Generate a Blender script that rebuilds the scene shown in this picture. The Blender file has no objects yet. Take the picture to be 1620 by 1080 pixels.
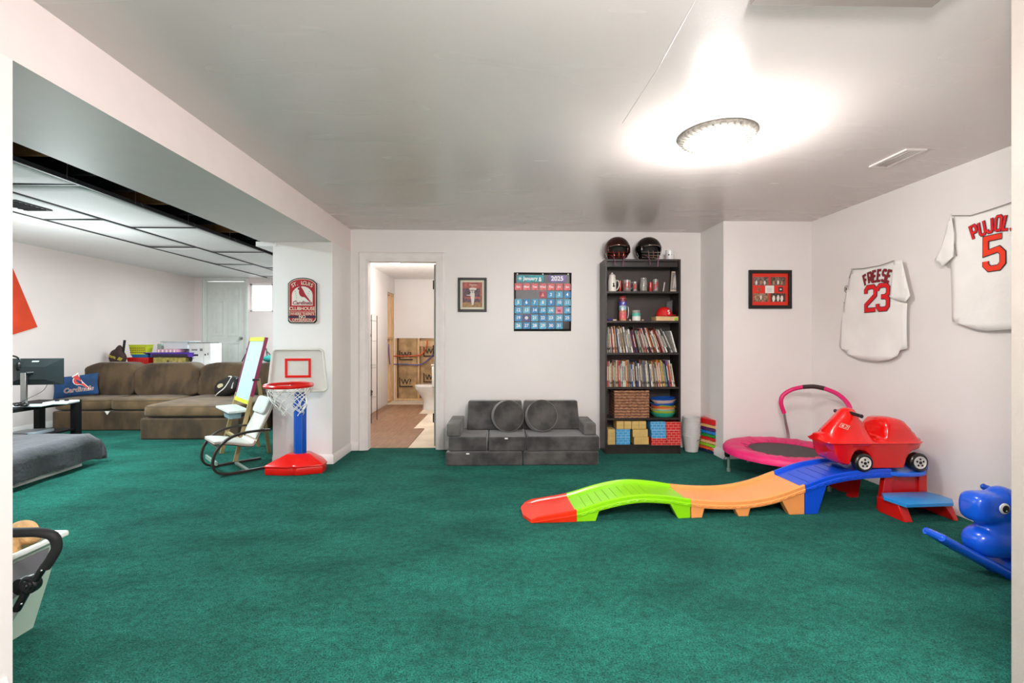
import bpy, bmesh, math, random
from mathutils import Matrix, Vector, noise
random.seed(7)
PI = math.pi
scene = bpy.context.scene
C = scene.collection
# ------------------------------------------------------------------ camera, world, exposure, lights
FP = 740.0; CH = 1.22; TH = math.atan(15/FP); cT, sT = math.cos(TH), math.sin(TH)
cam_d = bpy.data.cameras.new('camera'); cam = bpy.data.objects.new('camera', cam_d); C.objects.link(cam)
cam.location = (0, 0, CH); cam.rotation_euler = (PI/2, 0, -TH)
cam_d.sensor_width = 36; cam_d.lens = FP/1620*36; cam_d.shift_y = -4/1620; cam_d.clip_start = .02
scene.camera = cam
w = bpy.data.worlds.new('sky'); scene.world = w; w.use_nodes = True
w.node_tree.nodes['Background'].inputs[0].default_value = (.93, .97, 1, 1)
w.node_tree.nodes['Background'].inputs[1].default_value = 3.0
scene.view_settings.view_transform = 'Standard'; scene.view_settings.look = 'None'
scene.view_settings.gamma = 1; scene.view_settings.use_curve_mapping = False
scene.view_settings.exposure = 0.62

def lamp(name, typ, loc, power, col=(1, 1, 1), size=.2, size_y=None, rot=(0, 0, 0)):
    d = bpy.data.lights.new(name, typ); o = bpy.data.objects.new(name, d); C.objects.link(o)
    o.location = loc; o.rotation_euler = rot; d.energy = power; d.color = col
    if typ == 'AREA':
        d.shape = 'RECTANGLE' if size_y else 'DISK'; d.size = size
        if size_y: d.size_y = size_y
    else: d.shadow_soft_size = size
    return o
lamp('dome_lamp_light', 'POINT', (1.27, 2.72, 2.17), 32, (1, .955, .93), .1)
lamp('rear_lamp_light', 'POINT', (.55, .45, 2.12), 98, (1, .955, .95), .1)
lamp('rear_room_light', 'AREA', (.6, -.5, 2.38), 52, (1, .955, .955), 1.0, 1.0)
lamp('tube_light', 'AREA', (-3.9, 7.9, 2.36), 42, (.82, .97, 1), .25, 1.2)
lamp('near_tube_light', 'AREA', (-3.9, 3.4, 2.42), 85, (.80, .97, 1), .3, 1.2)
lamp('left_room_fill', 'POINT', (-4.6, 5.0, 1.5), 46, (.88, .98, 1), .15)  # added fill for the left room, floating in mid-air; no bulb there
lamp('bathroom_light', 'POINT', (-1.55, 7.0, 2.2), 34, (1, .98, .95), .12)

def ray(px, py):
    u = (px-810)/FP; v = (536-py)/FP
    return (u*cT+sT, cT-u*sT, v)
def onY(px, py, Y):
    d = ray(px, py); t = Y/d[1]; return Vector((d[0]*t, Y, CH+d[2]*t))
def onX(px, py, X):
    d = ray(px, py); t = X/d[0]; return Vector((X, d[1]*t, CH+d[2]*t))
def onZ(px, py, z=0):
    d = ray(px, py); t = (z-CH)/d[2]; return Vector((d[0]*t, d[1]*t, z))
# ------------------------------------------------------------------ materials
def lin(h):
    if isinstance(h, str):
        h = h.lstrip('#'); h = [int(h[i:i+2], 16)/255 for i in (0, 2, 4)]
    return tuple((c/12.92 if c <= .04045 else ((c+.055)/1.055)**2.4) for c in h)
MATS = {}
def mat(name, col, rough=.5, metal=0, var=0, vs=8, bump=0, bs=60, spec=.5, trans=0, emit=0, coat=0, sheen=0, stretch=None, bdist=.01, alpha=1):
    if name in MATS: return MATS[name]
    m = bpy.data.materials.new(name); m.use_nodes = True; MATS[name] = m
    nt = m.node_tree; N = nt.nodes; L = nt.links; b = N['Principled BSDF']
    c = lin(col) + (1,)
    b.inputs['Base Color'].default_value = c; b.inputs['Roughness'].default_value = rough
    b.inputs['Metallic'].default_value = metal; b.inputs['Specular IOR Level'].default_value = spec
    b.inputs['Transmission Weight'].default_value = trans; b.inputs['Coat Weight'].default_value = coat
    b.inputs['Alpha'].default_value = alpha
    if sheen: b.inputs['Sheen Weight'].default_value = sheen; b.inputs['Sheen Roughness'].default_value = .4
    if emit:
        b.inputs['Emission Color'].default_value = c; b.inputs['Emission Strength'].default_value = emit
    tc = N.new('ShaderNodeTexCoord'); mp = N.new('ShaderNodeMapping'); L.new(tc.outputs['Object'], mp.inputs[0])
    if stretch: mp.inputs['Scale'].default_value = stretch
    if not var: var = .03
    n = N.new('ShaderNodeTexNoise'); n.inputs['Scale'].default_value = vs; n.inputs['Detail'].default_value = 4
    L.new(mp.outputs[0], n.inputs['Vector'])
    mx = N.new('ShaderNodeMix'); mx.data_type = 'RGBA'
    mx.inputs[6].default_value = tuple(x*(1-var) for x in c[:3])+(1,)
    mx.inputs[7].default_value = tuple(min(1, x*(1+var)) for x in c[:3])+(1,)
    mr = N.new('ShaderNodeMapRange'); mr.interpolation_type = 'SMOOTHERSTEP'; mr.inputs[1].default_value = .25; mr.inputs[2].default_value = .75
    L.new(n.outputs[0], mr.inputs[0]); L.new(mr.outputs[0], mx.inputs[0]); L.new(mx.outputs[2], b.inputs['Base Color'])
    if bump:
        n2 = N.new('ShaderNodeTexNoise'); n2.inputs['Scale'].default_value = bs; n2.inputs['Detail'].default_value = 3
        L.new(mp.outputs[0], n2.inputs['Vector'])
        bp = N.new('ShaderNodeBump'); bp.inputs['Strength'].default_value = bump; bp.inputs['Distance'].default_value = bdist
        L.new(n2.outputs[0], bp.inputs['Height']); L.new(bp.outputs[0], b.inputs['Normal'])
    return m

WALL = mat('wall_paint', '#ece6e3', .42, var=.015, vs=2, bump=.06, bs=120)
WALLL = mat('wall_paint_left', '#ecdcd8', .35, var=.015, vs=2, bump=.06, bs=120)
TRIM = mat('trim_paint', '#efe7e4', .35)
TILE = mat('ceiling_tile_board', '#d6d4d2', .7, var=.05, vs=1.4, bump=.15, bs=60)
TEE = mat('black_tee_metal', '#23262a', .5)
DARK = mat('plenum_shade', '#15191b', .8, var=.3)  # near-black colour stands in for the shade inside the ceiling cavity
JOIST = mat('joist_wood', '#9a6f42', .8, var=.4, vs=4)
WOOD = mat('pine_wood', '#d9b487', .6, var=.12, vs=5, stretch=(6, 6, 1))
DOORW = mat('door_white', '#dfe0da', .4)
METAL = mat('brushed_metal', '#b9b9b6', .3, 1)
CHROME = mat('chrome', '#d8d8d8', .15, 1)
BLACK = mat('black_plastic', '#0e0e10', .35)
BLKM = mat('black_matte', '#151515', .7)
WHITE = mat('white_plastic', '#e9e9e6', .3)
PAPER = mat('paper_white', '#ece8df', .7)

def ceiling_mat():
    m = mat('ceiling_paint', '#dcd3d0', .2, var=.02, vs=1.2, spec=.5)
    nt = m.node_tree; N = nt.nodes; L = nt.links; b = N['Principled BSDF']
    tc = N.new('ShaderNodeTexCoord'); mp = N.new('ShaderNodeMapping'); mp.inputs['Scale'].default_value = (.7, 3.2, 1)
    L.new(tc.outputs['Object'], mp.inputs[0])
    n = N.new('ShaderNodeTexNoise'); n.inputs['Scale'].default_value = 1.6; n.inputs['Detail'].default_value = 0.5
    L.new(mp.outputs[0], n.inputs['Vector'])
    n2 = N.new('ShaderNodeTexNoise'); n2.inputs['Scale'].default_value = 90; L.new(tc.outputs['Object'], n2.inputs['Vector'])
    mr = N.new('ShaderNodeMapRange'); mr.inputs[3].default_value = .20; mr.inputs[4].default_value = .32
    L.new(n.outputs[0], mr.inputs[0]); L.new(mr.outputs[0], b.inputs['Roughness'])
    b1 = N.new('ShaderNodeBump'); b1.inputs['Strength'].default_value = .04; b1.inputs['Distance'].default_value = .012
    L.new(n.outputs[0], b1.inputs['Height'])
    b2 = N.new('ShaderNodeBump'); b2.inputs['Strength'].default_value = .12; b2.inputs['Distance'].default_value = .002
    L.new(n2.outputs[0], b2.inputs['Height']); L.new(b1.outputs[0], b2.inputs['Normal']); L.new(b2.outputs[0], b.inputs['Normal'])
    return m
CEIL = ceiling_mat()

def carpet_mat():
    m = bpy.data.materials.new('green_carpet'); m.use_nodes = True; nt = m.node_tree; N = nt.nodes; L = nt.links
    b = N['Principled BSDF']; b.inputs['Roughness'].default_value = .95; b.inputs['Specular IOR Level'].default_value = .1
    b.inputs['Sheen Weight'].default_value = .12; b.inputs['Sheen Tint'].default_value = (.3, .9, .75, 1)
    tc = N.new('ShaderNodeTexCoord')
    def nz(scale, det, sc=None, rough=.6):
        n = N.new('ShaderNodeTexNoise'); n.inputs['Scale'].default_value = scale; n.inputs['Detail'].default_value = det
        n.inputs['Roughness'].default_value = rough
        if sc:
            mp = N.new('ShaderNodeMapping'); mp.inputs['Scale'].default_value = sc; L.new(tc.outputs['Object'], mp.inputs[0]); L.new(mp.outputs[0], n.inputs['Vector'])
        else: L.new(tc.outputs['Object'], n.inputs['Vector'])
        return n
    big = nz(2.2, 6, (.7, 1.3, 1), .65); mid = nz(28, 4); fine = nz(150, 3, None, .7)
    r1 = N.new('ShaderNodeValToRGB'); r1.color_ramp.elements[0].position = .34; r1.color_ramp.elements[1].position = .66
    r1.color_ramp.elements[0].color = (.004, .060, .045, 1); r1.color_ramp.elements[1].color = (.012, .136, .100, 1)
    L.new(big.outputs[0], r1.inputs[0])
    def mul(colsock, facsock, lo, hi, a=.3, z=.7):
        mr = N.new('ShaderNodeMapRange'); mr.inputs[1].default_value = a; mr.inputs[2].default_value = z
        mr.inputs[3].default_value = lo; mr.inputs[4].default_value = hi; L.new(facsock, mr.inputs[0])
        v = N.new('ShaderNodeVectorMath'); v.operation = 'SCALE'; L.new(colsock, v.inputs[0]); L.new(mr.outputs[0], v.inputs['Scale'])
        return v.outputs[0]
    c = mul(r1.outputs[0], mid.outputs[0], .62, 1.38); c = mul(c, fine.outputs[0], .12, 2.1, .34, .66)
    L.new(c, b.inputs['Base Color'])
    b1 = N.new('ShaderNodeBump'); b1.inputs['Strength'].default_value = .9; b1.inputs['Distance'].default_value = .012; L.new(fine.outputs[0], b1.inputs['Height'])
    b2 = N.new('ShaderNodeBump'); b2.inputs['Strength'].default_value = .7; b2.inputs['Distance'].default_value = .03
    L.new(mid.outputs[0], b2.inputs['Height']); L.new(b1.outputs[0], b2.inputs['Normal']); L.new(b2.outputs[0], b.inputs['Normal'])
    return m
CARPET = carpet_mat()
# ------------------------------------------------------------------ mesh builder
class B:
    def __init__(s): s.v = []; s.f = []; s.mi = []; s.M = Matrix.Identity(4); s.cur = 0
    def at(s, M=None): s.M = M if M is not None else Matrix.Identity(4); return s
    def m(s, i): s.cur = i; return s
    def add(s, vs, fs):
        o = len(s.v); s.v += [s.M @ Vector(p) for p in vs]
        for f in fs: s.f.append([i+o for i in f]); s.mi.append(s.cur)
        return s
    def box(s, x0, x1, y0, y1, z0, z1):
        return s.add([(x0,y0,z0),(x1,y0,z0),(x1,y1,z0),(x0,y1,z0),(x0,y0,z1),(x1,y0,z1),(x1,y1,z1),(x0,y1,z1)],
                     [(3,2,1,0),(4,5,6,7),(0,1,5,4),(1,2,6,5),(2,3,7,6),(3,0,4,7)])
    def loft(s, rings, caps=True, closed=False):
        n = len(rings[0]); vs = [p for r in rings for p in r]; fs = []
        R = len(rings)
        for i in range(R if closed else R-1):
            j = (i+1) % R
            for k in range(n):
                l = (k+1) % n; fs.append((i*n+k, i*n+l, j*n+l, j*n+k))
        if caps and not closed: fs.append(tuple(range(n-1, -1, -1))); fs.append(tuple((R-1)*n+k for k in range(n)))
        return s.add(vs, fs)
    def tube(s, pts, r, n=8, closed=False, flat=None):
        pts = [Vector(p) for p in pts]; N = len(pts); rings = []
        up = None
        for i, p in enumerate(pts):
            a = pts[i-1] if (i > 0 or closed) else p; b = pts[(i+1) % N] if (i < N-1 or closed) else p
            t = (b-a).normalized()
            if up is None:
                up = Vector((0,0,1)) if abs(t.z) < .9 else Vector((0,1,0))
            x = t.cross(up)
            if x.length < 1e-4: up = Vector((1,0,0)); x = t.cross(up)
            x.normalize(); y = x.cross(t).normalized(); up = y
            rr = r[i] if isinstance(r, (list, tuple)) else r
            ry = rr if flat is None else flat
            rings.append([p + x*math.cos(2*PI*k/n)*rr + y*math.sin(2*PI*k/n)*ry for k in range(n)])
        return s.loft(rings, True, closed)
    def bar(s, a, b, w, h, up=(0,0,1)):
        a = Vector(a); b = Vector(b); t = (b-a).normalized(); u = Vector(up); x = t.cross(u)
        if x.length < 1e-4: x = t.cross(Vector((0,1,0)))
        x.normalize(); y = x.cross(t)
        ring = lambda p: [p-x*w/2-y*h/2, p+x*w/2-y*h/2, p+x*w/2+y*h/2, p-x*w/2+y*h/2]
        return s.loft([ring(a), ring(b)])
    def lathe(s, prof, n=24, c=(0,0,0), sx=1, sy=1, caps=True):
        rings = [[(c[0]+r*sx*math.cos(2*PI*k/n), c[1]+r*sy*math.sin(2*PI*k/n), c[2]+z) for k in range(n)] for r, z in prof]
        return s.loft(rings, caps)
    def cyl(s, a, b, r, n=16, r2=None): return s.tube([a, b], [r, r2 if r2 is not None else r], n)
    def sup(s, c, d, e=.35, e2=None, nu=28, nv=14, fn=None):
        e2 = e if e2 is None else e2
        P = lambda q, k: math.copysign(abs(q)**k, q)
        vs = []; fs = []
        for j in range(nv+1):
            v = -PI/2+PI*j/nv
            for i in range(nu):
                u = -PI+2*PI*i/nu
                p = Vector((P(math.cos(v), e2)*P(math.cos(u), e), P(math.cos(v), e2)*P(math.sin(u), e), P(math.sin(v), e2)))
                q = Vector((p.x*d[0], p.y*d[1], p.z*d[2]))
                if fn: q = fn(p, q)
                vs.append(Vector(c)+q)
        for j in range(nv):
            for i in range(nu):
                k = (i+1) % nu; fs.append((j*nu+i, j*nu+k, (j+1)*nu+k, (j+1)*nu+i))
        return s.add(vs, fs)
    def poly(s, pts, t=.002):           # 2-D outline (x,z) facing -y, thickness t towards +y
        n = len(pts); a = sum(pts[i][0]*pts[(i+1) % n][1]-pts[(i+1) % n][0]*pts[i][1] for i in range(n))
        if a < 0: pts = pts[::-1]
        vs = [(x, 0, z) for x, z in pts]+[(x, t, z) for x, z in pts]
        fs = [tuple(range(n)), tuple(range(2*n-1, n-1, -1))]+[(i+n, (i+1) % n+n, (i+1) % n, i) for i in range(n)]
        return s.add(vs, fs)
    def grid(s, fn, nu, nv):
        vs = [fn(i/nu, j/nv) for j in range(nv+1) for i in range(nu+1)]; w = nu+1
        return s.add(vs, [(j*w+i, j*w+i+1, (j+1)*w+i+1, (j+1)*w+i) for j in range(nv) for i in range(nu)])
    def text(s, t, size, x=0, z=0, y=0, M=None, bold=0, ext=.0004, space=1, shear=0):
        vs, fs = glyphs(t, bold, space, shear)
        o = s.M; s.M = s.M @ (M if M is not None else Matrix.Identity(4))
        s.add([(x+p[0]*size, y-ext, z+p[1]*size) for p in vs], fs); s.M = o
        return s
_G = {}
def glyphs(t, bold=0, space=1, shear=0):
    k = (t, bold, space, shear)
    if k in _G: return _G[k]
    c = bpy.data.curves.new('t', 'FONT'); c.body = t; c.align_x = 'CENTER'; c.align_y = 'CENTER'; c.size = 1; c.offset = bold
    c.space_character = space; c.shear = shear; c.resolution_u = 3
    o = bpy.data.objects.new('t', c); C.objects.link(o)
    me = bpy.data.meshes.new_from_object(o.evaluated_get(bpy.context.evaluated_depsgraph_get()))
    r = ([(v.co.x, v.co.y) for v in me.vertices], [tuple(p.vertices) for p in me.polygons])
    bpy.data.objects.remove(o); bpy.data.curves.remove(c); bpy.data.meshes.remove(me)
    _G[k] = r; return r
def obj(name, b, mats, parent=None, loc=(0,0,0), rz=0, bevel=0, seg=2, sub=0, smooth=35, solid=0, remesh=0, fix=True, rot=None):
    me = bpy.data.meshes.new(name); me.from_pydata([tuple(v) for v in b.v], [], b.f)
    for m in (mats if isinstance(mats, (list, tuple)) else [mats]): me.materials.append(m)
    for p, i in zip(me.polygons, b.mi): p.material_index = i
    if fix:
        bm = bmesh.new(); bm.from_mesh(me); bmesh.ops.recalc_face_normals(bm, faces=bm.faces); bm.to_mesh(me); bm.free()
    if smooth:
        me.polygons.foreach_set('use_smooth', [True]*len(me.polygons)); me.set_sharp_from_angle(angle=math.radians(smooth))
    o = bpy.data.objects.new(name, me); C.objects.link(o); o.location = loc
    o.rotation_euler = rot if rot else (0, 0, rz)
    if parent: o.parent = parent
    if solid: k = o.modifiers.new('solid', 'SOLIDIFY'); k.thickness = solid; k.offset = 0
    if remesh:
        k = o.modifiers.new('rm', 'REMESH'); k.mode = 'VOXEL'; k.voxel_size = remesh; k.use_smooth_shade = True
        k = o.modifiers.new('sm', 'SMOOTH'); k.iterations = 6; k.factor = .6
    if bevel: k = o.modifiers.new('bev', 'BEVEL'); k.width = bevel; k.segments = seg; k.limit_method = 'ANGLE'; k.angle_limit = math.radians(40)
    if sub: k = o.modifiers.new('sub', 'SUBSURF'); k.levels = sub; k.render_levels = sub
    return o
def tag(o, label, cat, group=None):
    o['label'] = label; o['category'] = cat
    if group: o['group'] = group
    return o
def thing(name, label, cat, loc=(0,0,0), rz=0, group=None, rot=None):
    o = bpy.data.objects.new(name, None); C.objects.link(o); o.location = loc; o.rotation_euler = rot if rot else (0,0,rz); o.empty_display_size = .1
    return tag(o, label, cat, group)
def struct(name, b, m, parent=None, **k):
    o = obj(name, b, m, parent, **k)
    if not parent: o['kind'] = 'structure'
    return o
def T(x, y, z): return Matrix.Translation((x, y, z))
def R(a, ax): return Matrix.Rotation(a, 4, ax)
def lab(o, l): o['label'] = l; return o
def ribbon(b, pts, w, y, closed=False, t=.0006):
    """flat strip with mitred corners in the xz plane"""
    P = [Vector((p[0], p[1])) for p in pts]; n = len(P); L_ = []; R_ = []
    for i, p in enumerate(P):
        a = P[i-1] if (i > 0 or closed) else None; c = P[(i+1) % n] if (i < n-1 or closed) else None
        d1 = (p-a).normalized() if a is not None else (c-p).normalized(); d2 = (c-p).normalized() if c is not None else d1
        nn = Vector((-d1.y-d2.y, d1.x+d2.x))
        nn = nn.normalized() if nn.length > 1e-5 else Vector((-d1.y, d1.x))
        k = max(.45, nn.dot(Vector((-d1.y, d1.x)))); o = nn*(w/2/k)
        q = p
        if a is None: q = p-d2*w*.0
        L_.append(q+o); R_.append(q-o)
    m = n if closed else n-1
    for i in range(m):
        j = (i+1) % n
        b.add([(R_[i].x,y,R_[i].y),(R_[j].x,y,R_[j].y),(L_[j].x,y,L_[j].y),(L_[i].x,y,L_[i].y)], [(0,1,2,3)])
def arc(cx, cz, rx, rz, a0, a1, n):
    return [(cx+rx*math.cos(math.radians(a0+(a1-a0)*i/n)), cz+rz*math.sin(math.radians(a0+(a1-a0)*i/n))) for i in range(n+1)]
def smoothpts(P, n=6, closed=False):
    P = [Vector(p) for p in P]; out = []; N = len(P)
    for i in range(N if closed else N-1):
        g = (lambda k: P[k % N]) if closed else (lambda k: P[max(0, min(N-1, k))])
        p0, p1, p2, p3 = g(i-1), g(i), g(i+1), g(i+2)
        for k in range(n):
            t = k/n
            out.append(.5*((2*p1)+(p2-p0)*t+(2*p0-5*p1+4*p2-p3)*t*t+(3*p1-p0-3*p2+p3)*t**3))
    if not closed: out.append(P[-1])
    return out

# ------------------------------------------------------------------ room shell
HC = 2.42; XB = -1.664; ZB = 2.167; XL = -6.24; YL = 9.60; HL = 2.46
WA = .0219
def yb(X): return 5.16+WA*(X+1.664)
def wall(name, p0, p1, z0, z1, t, m, holes=(), parent=None):
    """wall with its visible face on the line p0-p1; the thickness goes to the left of p0->p1"""
    p0 = Vector(p0); p1 = Vector(p1); L_ = (p1-p0).length; a = math.atan2(p1.y-p0.y, p1.x-p0.x)
    b = B(); b.at(T(p0.x, p0.y, 0) @ R(a, 'Z')); s = 0
    for h0, h1, zb, zt in sorted(holes):
        b.box(s, h0, 0, t, z0, z1)
        if zb > z0: b.box(h0, h1, 0, t, z0, zb)
        if zt < z1: b.box(h0, h1, 0, t, zt, z1)
        s = h1
    b.box(s, L_, 0, t, z0, z1)
    return struct(name, b, m, parent)
# carpet
b = B(); b.box(-6.4, 3.3, -1.3, 5.262, -.06, 0); b.box(-6.4, -2.3, 5.262, 9.8, -.06, 0)
struct('floor', b, CARPET)
b = B(); b.box(-2.2, -.5, 5.27, 9.6, -.06, -.012)
bfloor = struct('floor.001', b, mat('subfloor', '#d8c8b2', .8, var=.12, vs=3))
# back wall with doorway
dx0 = onY(580, 600, 5.175).x; dx1 = onY(692, 600, 5.18).x; dz1 = 2.09
wall('wall_back', (XB-.0, yb(XB)), (2.24, yb(2.24)), 0, HC+.1, .11, WALL, [(dx0-XB, dx1-XB, 0, dz1)])
wall('wall_back_recess', (2.24, yb(2.24)), (2.25, 4.72), 0, HC+.1, .3, WALL)
wall('wall_back_right', (2.25, 4.72), (3.16, 4.72), 0, HC+.1, .3, WALL)
wall('wall_right', (3.16, 4.95), (3.16, -1.3), 0, HC+.1, .1, WALL)
wall('wall_rear', (3.3, -1.3), (-6.3, -1.3), 0, HC+.1, .1, WALL)
b = B(); b.box(1.668, 3.15, 1.36, 1.50, 0, HC+.05); struct('wall_right_stub', b, mat('stub_shaded_paint', '#aaa199', .5, bump=.1, bs=80))  # wall paint darkened here, the stub's shade is put into its colour
b = B(); b.box(-2.24, XB, 4.61, 5.17, 0, ZB); struct('wall_pillar_back', b, WALL)
b = B(); b.box(-2.35, XB, -1.25, 1.623, 0, ZB); struct('wall_pillar_front', b, WALL)
b = B(); b.box(-2.35, XB, -1.25, 5.17, ZB, HC+.08); struct('wall_bulkhead', b, mat('bulkhead_paint', '#eedfdc', .5, var=.015))
b = B(); b.box(-2.40, -2.21, 4.6, 4.95, ZB-.045, ZB+.0); struct('trim_9', b, WALL)
wall('wall_left', (XL, -1.3), (XL, YL), 0, HC+.35, .1, WALLL)
# left room back wall with door and window openings
LD0, LD1 = onY(325, 500, YL).x-XL, onY(388, 500, YL).x-XL
LW0, LW1 = onY(392, 500, YL).x-XL, onY(392, 500, YL).x-XL+.9
wall('wall_left_back', (XL, YL), (-2.3, YL), 0, HC+.35, .2, WALLL, [(LD0, LD1, .30, 2.435), (LW0, LW1, 1.773, 2.351)])
wall('wall_left_inner', (-2.3, 9.60), (-2.3, 5.17), 0, HC+.35, .06, WALLL)
b = B(); b.box(-2.24, XB, 5.28, 5.3, 0, HC); struct('wall_closet', b, WALL)
# main ceiling
b = B(); b.box(-2.3, 3.3, -1.3, 5.3, HC, HC+.12); struct('ceiling', b, CEIL)
# painted joint ridge across the ceiling
rd = onZ(1045, 100, HC); re = onZ(985, 195, HC)
b = B(); b.tube([onZ(1100, 0, HC-.0005), onZ(1040, 110, HC-.0005), re+Vector((0,0,-.0005))], .0016, 6, flat=.0004); struct('trim_10', b, CEIL)
# left room ceiling: soffit strip, suspended tiles and grid, open gap with joists
cl = B(); cl.box(XL-.05, -4.78, -1.3, YL+.05, HL, HL+.05)
lceil = struct('ceiling.001', cl, mat('left_ceiling_paint', '#dcdbd8', .3, var=.02))
rowsA = [v*1.033 for v in (.87, 2.29, 3.72, 5.13, 6.57, 8.0, 9.27)]; rowsB = [v*1.033 for v in (.53, 1.95, 3.38, 4.80, 6.23, 7.64, 9.07, 9.27)]
k = 0
for x0, x1, rows in ((-4.15, -3.40, rowsA), (-4.78, -4.15, rowsB)):
    for r0, r1 in zip(rows, rows[1:]):
        k += 1; cx, cy = (x0+x1)/2, (r0+r1)/2; hx, hy = (x1-x0)/2-.012, (r1-r0)/2-.012
        b = B(); sag = random.uniform(.004, .014) ; sk = random.uniform(-1, 1)
        fn = lambda u, v: (hx*(2*u-1), hy*(2*v-1), -sag*(1-(2*u-1)**2)*(1-(2*v-1)**2)+.004*sk*(2*u-1)*(2*v-1))
        b.grid(fn, 6, 8)
        obj('ceiling_tile', b, TILE, lceil, (cx, cy, HL+.012), solid=.012, fix=False)
for x in (-3.40, -4.15, -4.775):
    b = B(); b.box(x-.012, x+.012, 0, 9.58, HL-.004, HL+.004); b.box(x-.002, x+.002, 0, 9.58, HL+.004, HL+.035); obj('grid_main_tee', b, TEE, lceil)
for x0, x1, rows in ((-4.15, -3.40, rowsA), (-4.77, -4.15, rowsB)):
    for r in rows[:-1]:
        b = B(); b.box(x0, x1, r-.012, r+.012, HL-.003, HL+.003); obj('grid_cross_tee', b, TEE, lceil)
for y in (1.5, 2.6, 3.72, 4.4, 5.13, 5.9, 6.57, 7.4, 8.0):
    b = B(); b.tube([(-3.40, y, HL+.01), (-3.40, y+.01, HL+.26)], .003, 5); b.tube([(-3.35, y, HL+.02), (-3.31, y-.02, HL-.02)], .002, 5); obj('hanger_wire', b, METAL, lceil)
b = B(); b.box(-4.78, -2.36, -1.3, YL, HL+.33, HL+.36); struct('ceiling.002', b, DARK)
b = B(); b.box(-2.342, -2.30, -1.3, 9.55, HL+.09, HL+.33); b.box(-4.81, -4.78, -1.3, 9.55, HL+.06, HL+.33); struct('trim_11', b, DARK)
jc = bpy.data.objects['ceiling.002']
for i, y in enumerate([.6+.41*q for q in range(21)]):
    b = B(); b.box(-4.75, -2.355, y, y+.04, HL+.10, HL+.325); obj('joist', b, JOIST if i % 3 == 1 else DARK, jc)  # most joists carry the cavity shade in their colour
b = B(); b.box(-4.7, -4.4, 1.0, 9.0, HL+.045, HL+.09); obj('dark_duct', b, DARK, jc)
# baseboards
def bboard(name, p0, p1, h=.09, t=.014, m=TRIM):
    p0 = Vector(p0); p1 = Vector(p1); L_ = (p1-p0).length; a = math.atan2(p1.y-p0.y, p1.x-p0.x); b = B(); b.at(T(p0.x,p0.y,0) @ R(a,'Z'))
    prof = [(0,0),(-t,0),(-t,h*.72),(-t*.55,h*.86),(-t*.4,h),(0,h)]
    b.loft([[(0,y,z) for y,z in prof],[(L_,y,z) for y,z in prof]]); return struct(name, b, m)
bboard('baseboard_back', (dx1+.085, yb(dx1)), (2.24, yb(2.24)))
bboard('baseboard_back_left', (XB, yb(XB)), (dx0-.085, yb(dx0)))
bboard('baseboard_recess', (2.235, yb(2.24)), (2.25, 4.72))
bboard('baseboard_back_right', (2.25-.014, 4.72), (3.16, 4.72))
bboard('baseboard_right', (3.16, 4.72), (3.16, 1.5))
bboard('baseboard_pillar_front', (-2.24, 4.61), (XB+.014, 4.61)); bboard('baseboard_pillar_side', (XB, 4.61), (XB, yb(XB)))
bboard('baseboard_left', (XL, 0), (XL, YL)); bboard('baseboard_front_pillar', (XB, -1.2), (XB, 1.6))
# door casings
def casing(name, x0, x1, z1, Y, rot, w=.085, t=.018, zb=0, depth=.11, m=TRIM):
    o = None; b = B(); b.at(T(x0, Y, 0) @ R(rot, 'Z')); W = x1-x0
    prof = [(0,0),(0,-t*.6),(.012,-t*.6),(.02,-t*.8),(w-.02,-t),(w-.008,-t*.7),(w,0)]
    b.loft([[(-u, v, zb) for u, v in prof], [(-u, v, z1+u) for u, v in prof]])
    b.loft([[(W+u, v, zb) for u, v in prof], [(W+u, v, z1+u) for u, v in prof]])
    b.loft([[(-u, v, z1+u) for u, v in prof], [(W+u, v, z1+u) for u, v in prof]])
    b.box(0, .018, -.002, depth, zb, z1); b.box(W-.018, W, -.002, depth, zb, z1); b.box(0, W, -.002, depth, z1-.018, z1)
    return struct(name, b, m, smooth=20)
casing('trim_1', dx0, dx1, dz1, yb(dx0), WA)
casing('trim_2', XL+LD0, XL+LD1, 2.41, YL, 0, w=.06, zb=.30, depth=.12, m=DOORW)
# six panel door
W = LD1-LD0-.04; x0 = XL+LD0+.02
d = B(); d.box(0, W, 0, .035, .32, 2.385)
dr = struct('door_1', d, DOORW, loc=(x0, YL+.03, 0), bevel=.002)
pw = (W-.36)/2
for xa in (.12, .24+pw):
    for za, zb_ in ((.55, 1.13), (1.30, 1.98), (2.08, 2.26)):
        p = B(); p.loft([[(xa,0,za),(xa+pw,0,za),(xa+pw,0,zb_),(xa,0,zb_)], [(xa+.02,.012,za+.02),(xa+pw-.02,.012,za+.02),(xa+pw-.02,.012,zb_-.02),(xa+.02,.012,zb_-.02)]], caps=False)
        # raised field standing proud of the slab inside a moulded border
        q = B(); q.box(xa-.012, xa+pw+.012, -.010, .002, za-.012, za); q.box(xa-.012, xa+pw+.012, -.010, .002, zb_, zb_+.012)
        q.box(xa-.012, xa, -.010, .002, za, zb_); q.box(xa+pw, xa+pw+.012, -.010, .002, za, zb_)
        q.loft([[(xa+.03,.001,za+.03),(xa+pw-.03,.001,za+.03),(xa+pw-.03,.001,zb_-.03),(xa+.03,.001,zb_-.03)], [(xa+.05,-.006,za+.05),(xa+pw-.05,-.006,za+.05),(xa+pw-.05,-.006,zb_-.05),(xa+.05,-.006,zb_-.05)]])
        obj('door_panel', q, DOORW, dr)
kb = B(); kb.at(T(W-.07, 0, 1.235) @ R(PI/2, 'X')); kb.lathe([(.001,0),(.032,0),(.032,.008),(.012,.012),(.012,.04),(.028,.05),(.03,.065),(.02,.078),(.001,.08)], 20)
obj('door_knob', kb, METAL, dr)
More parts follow.
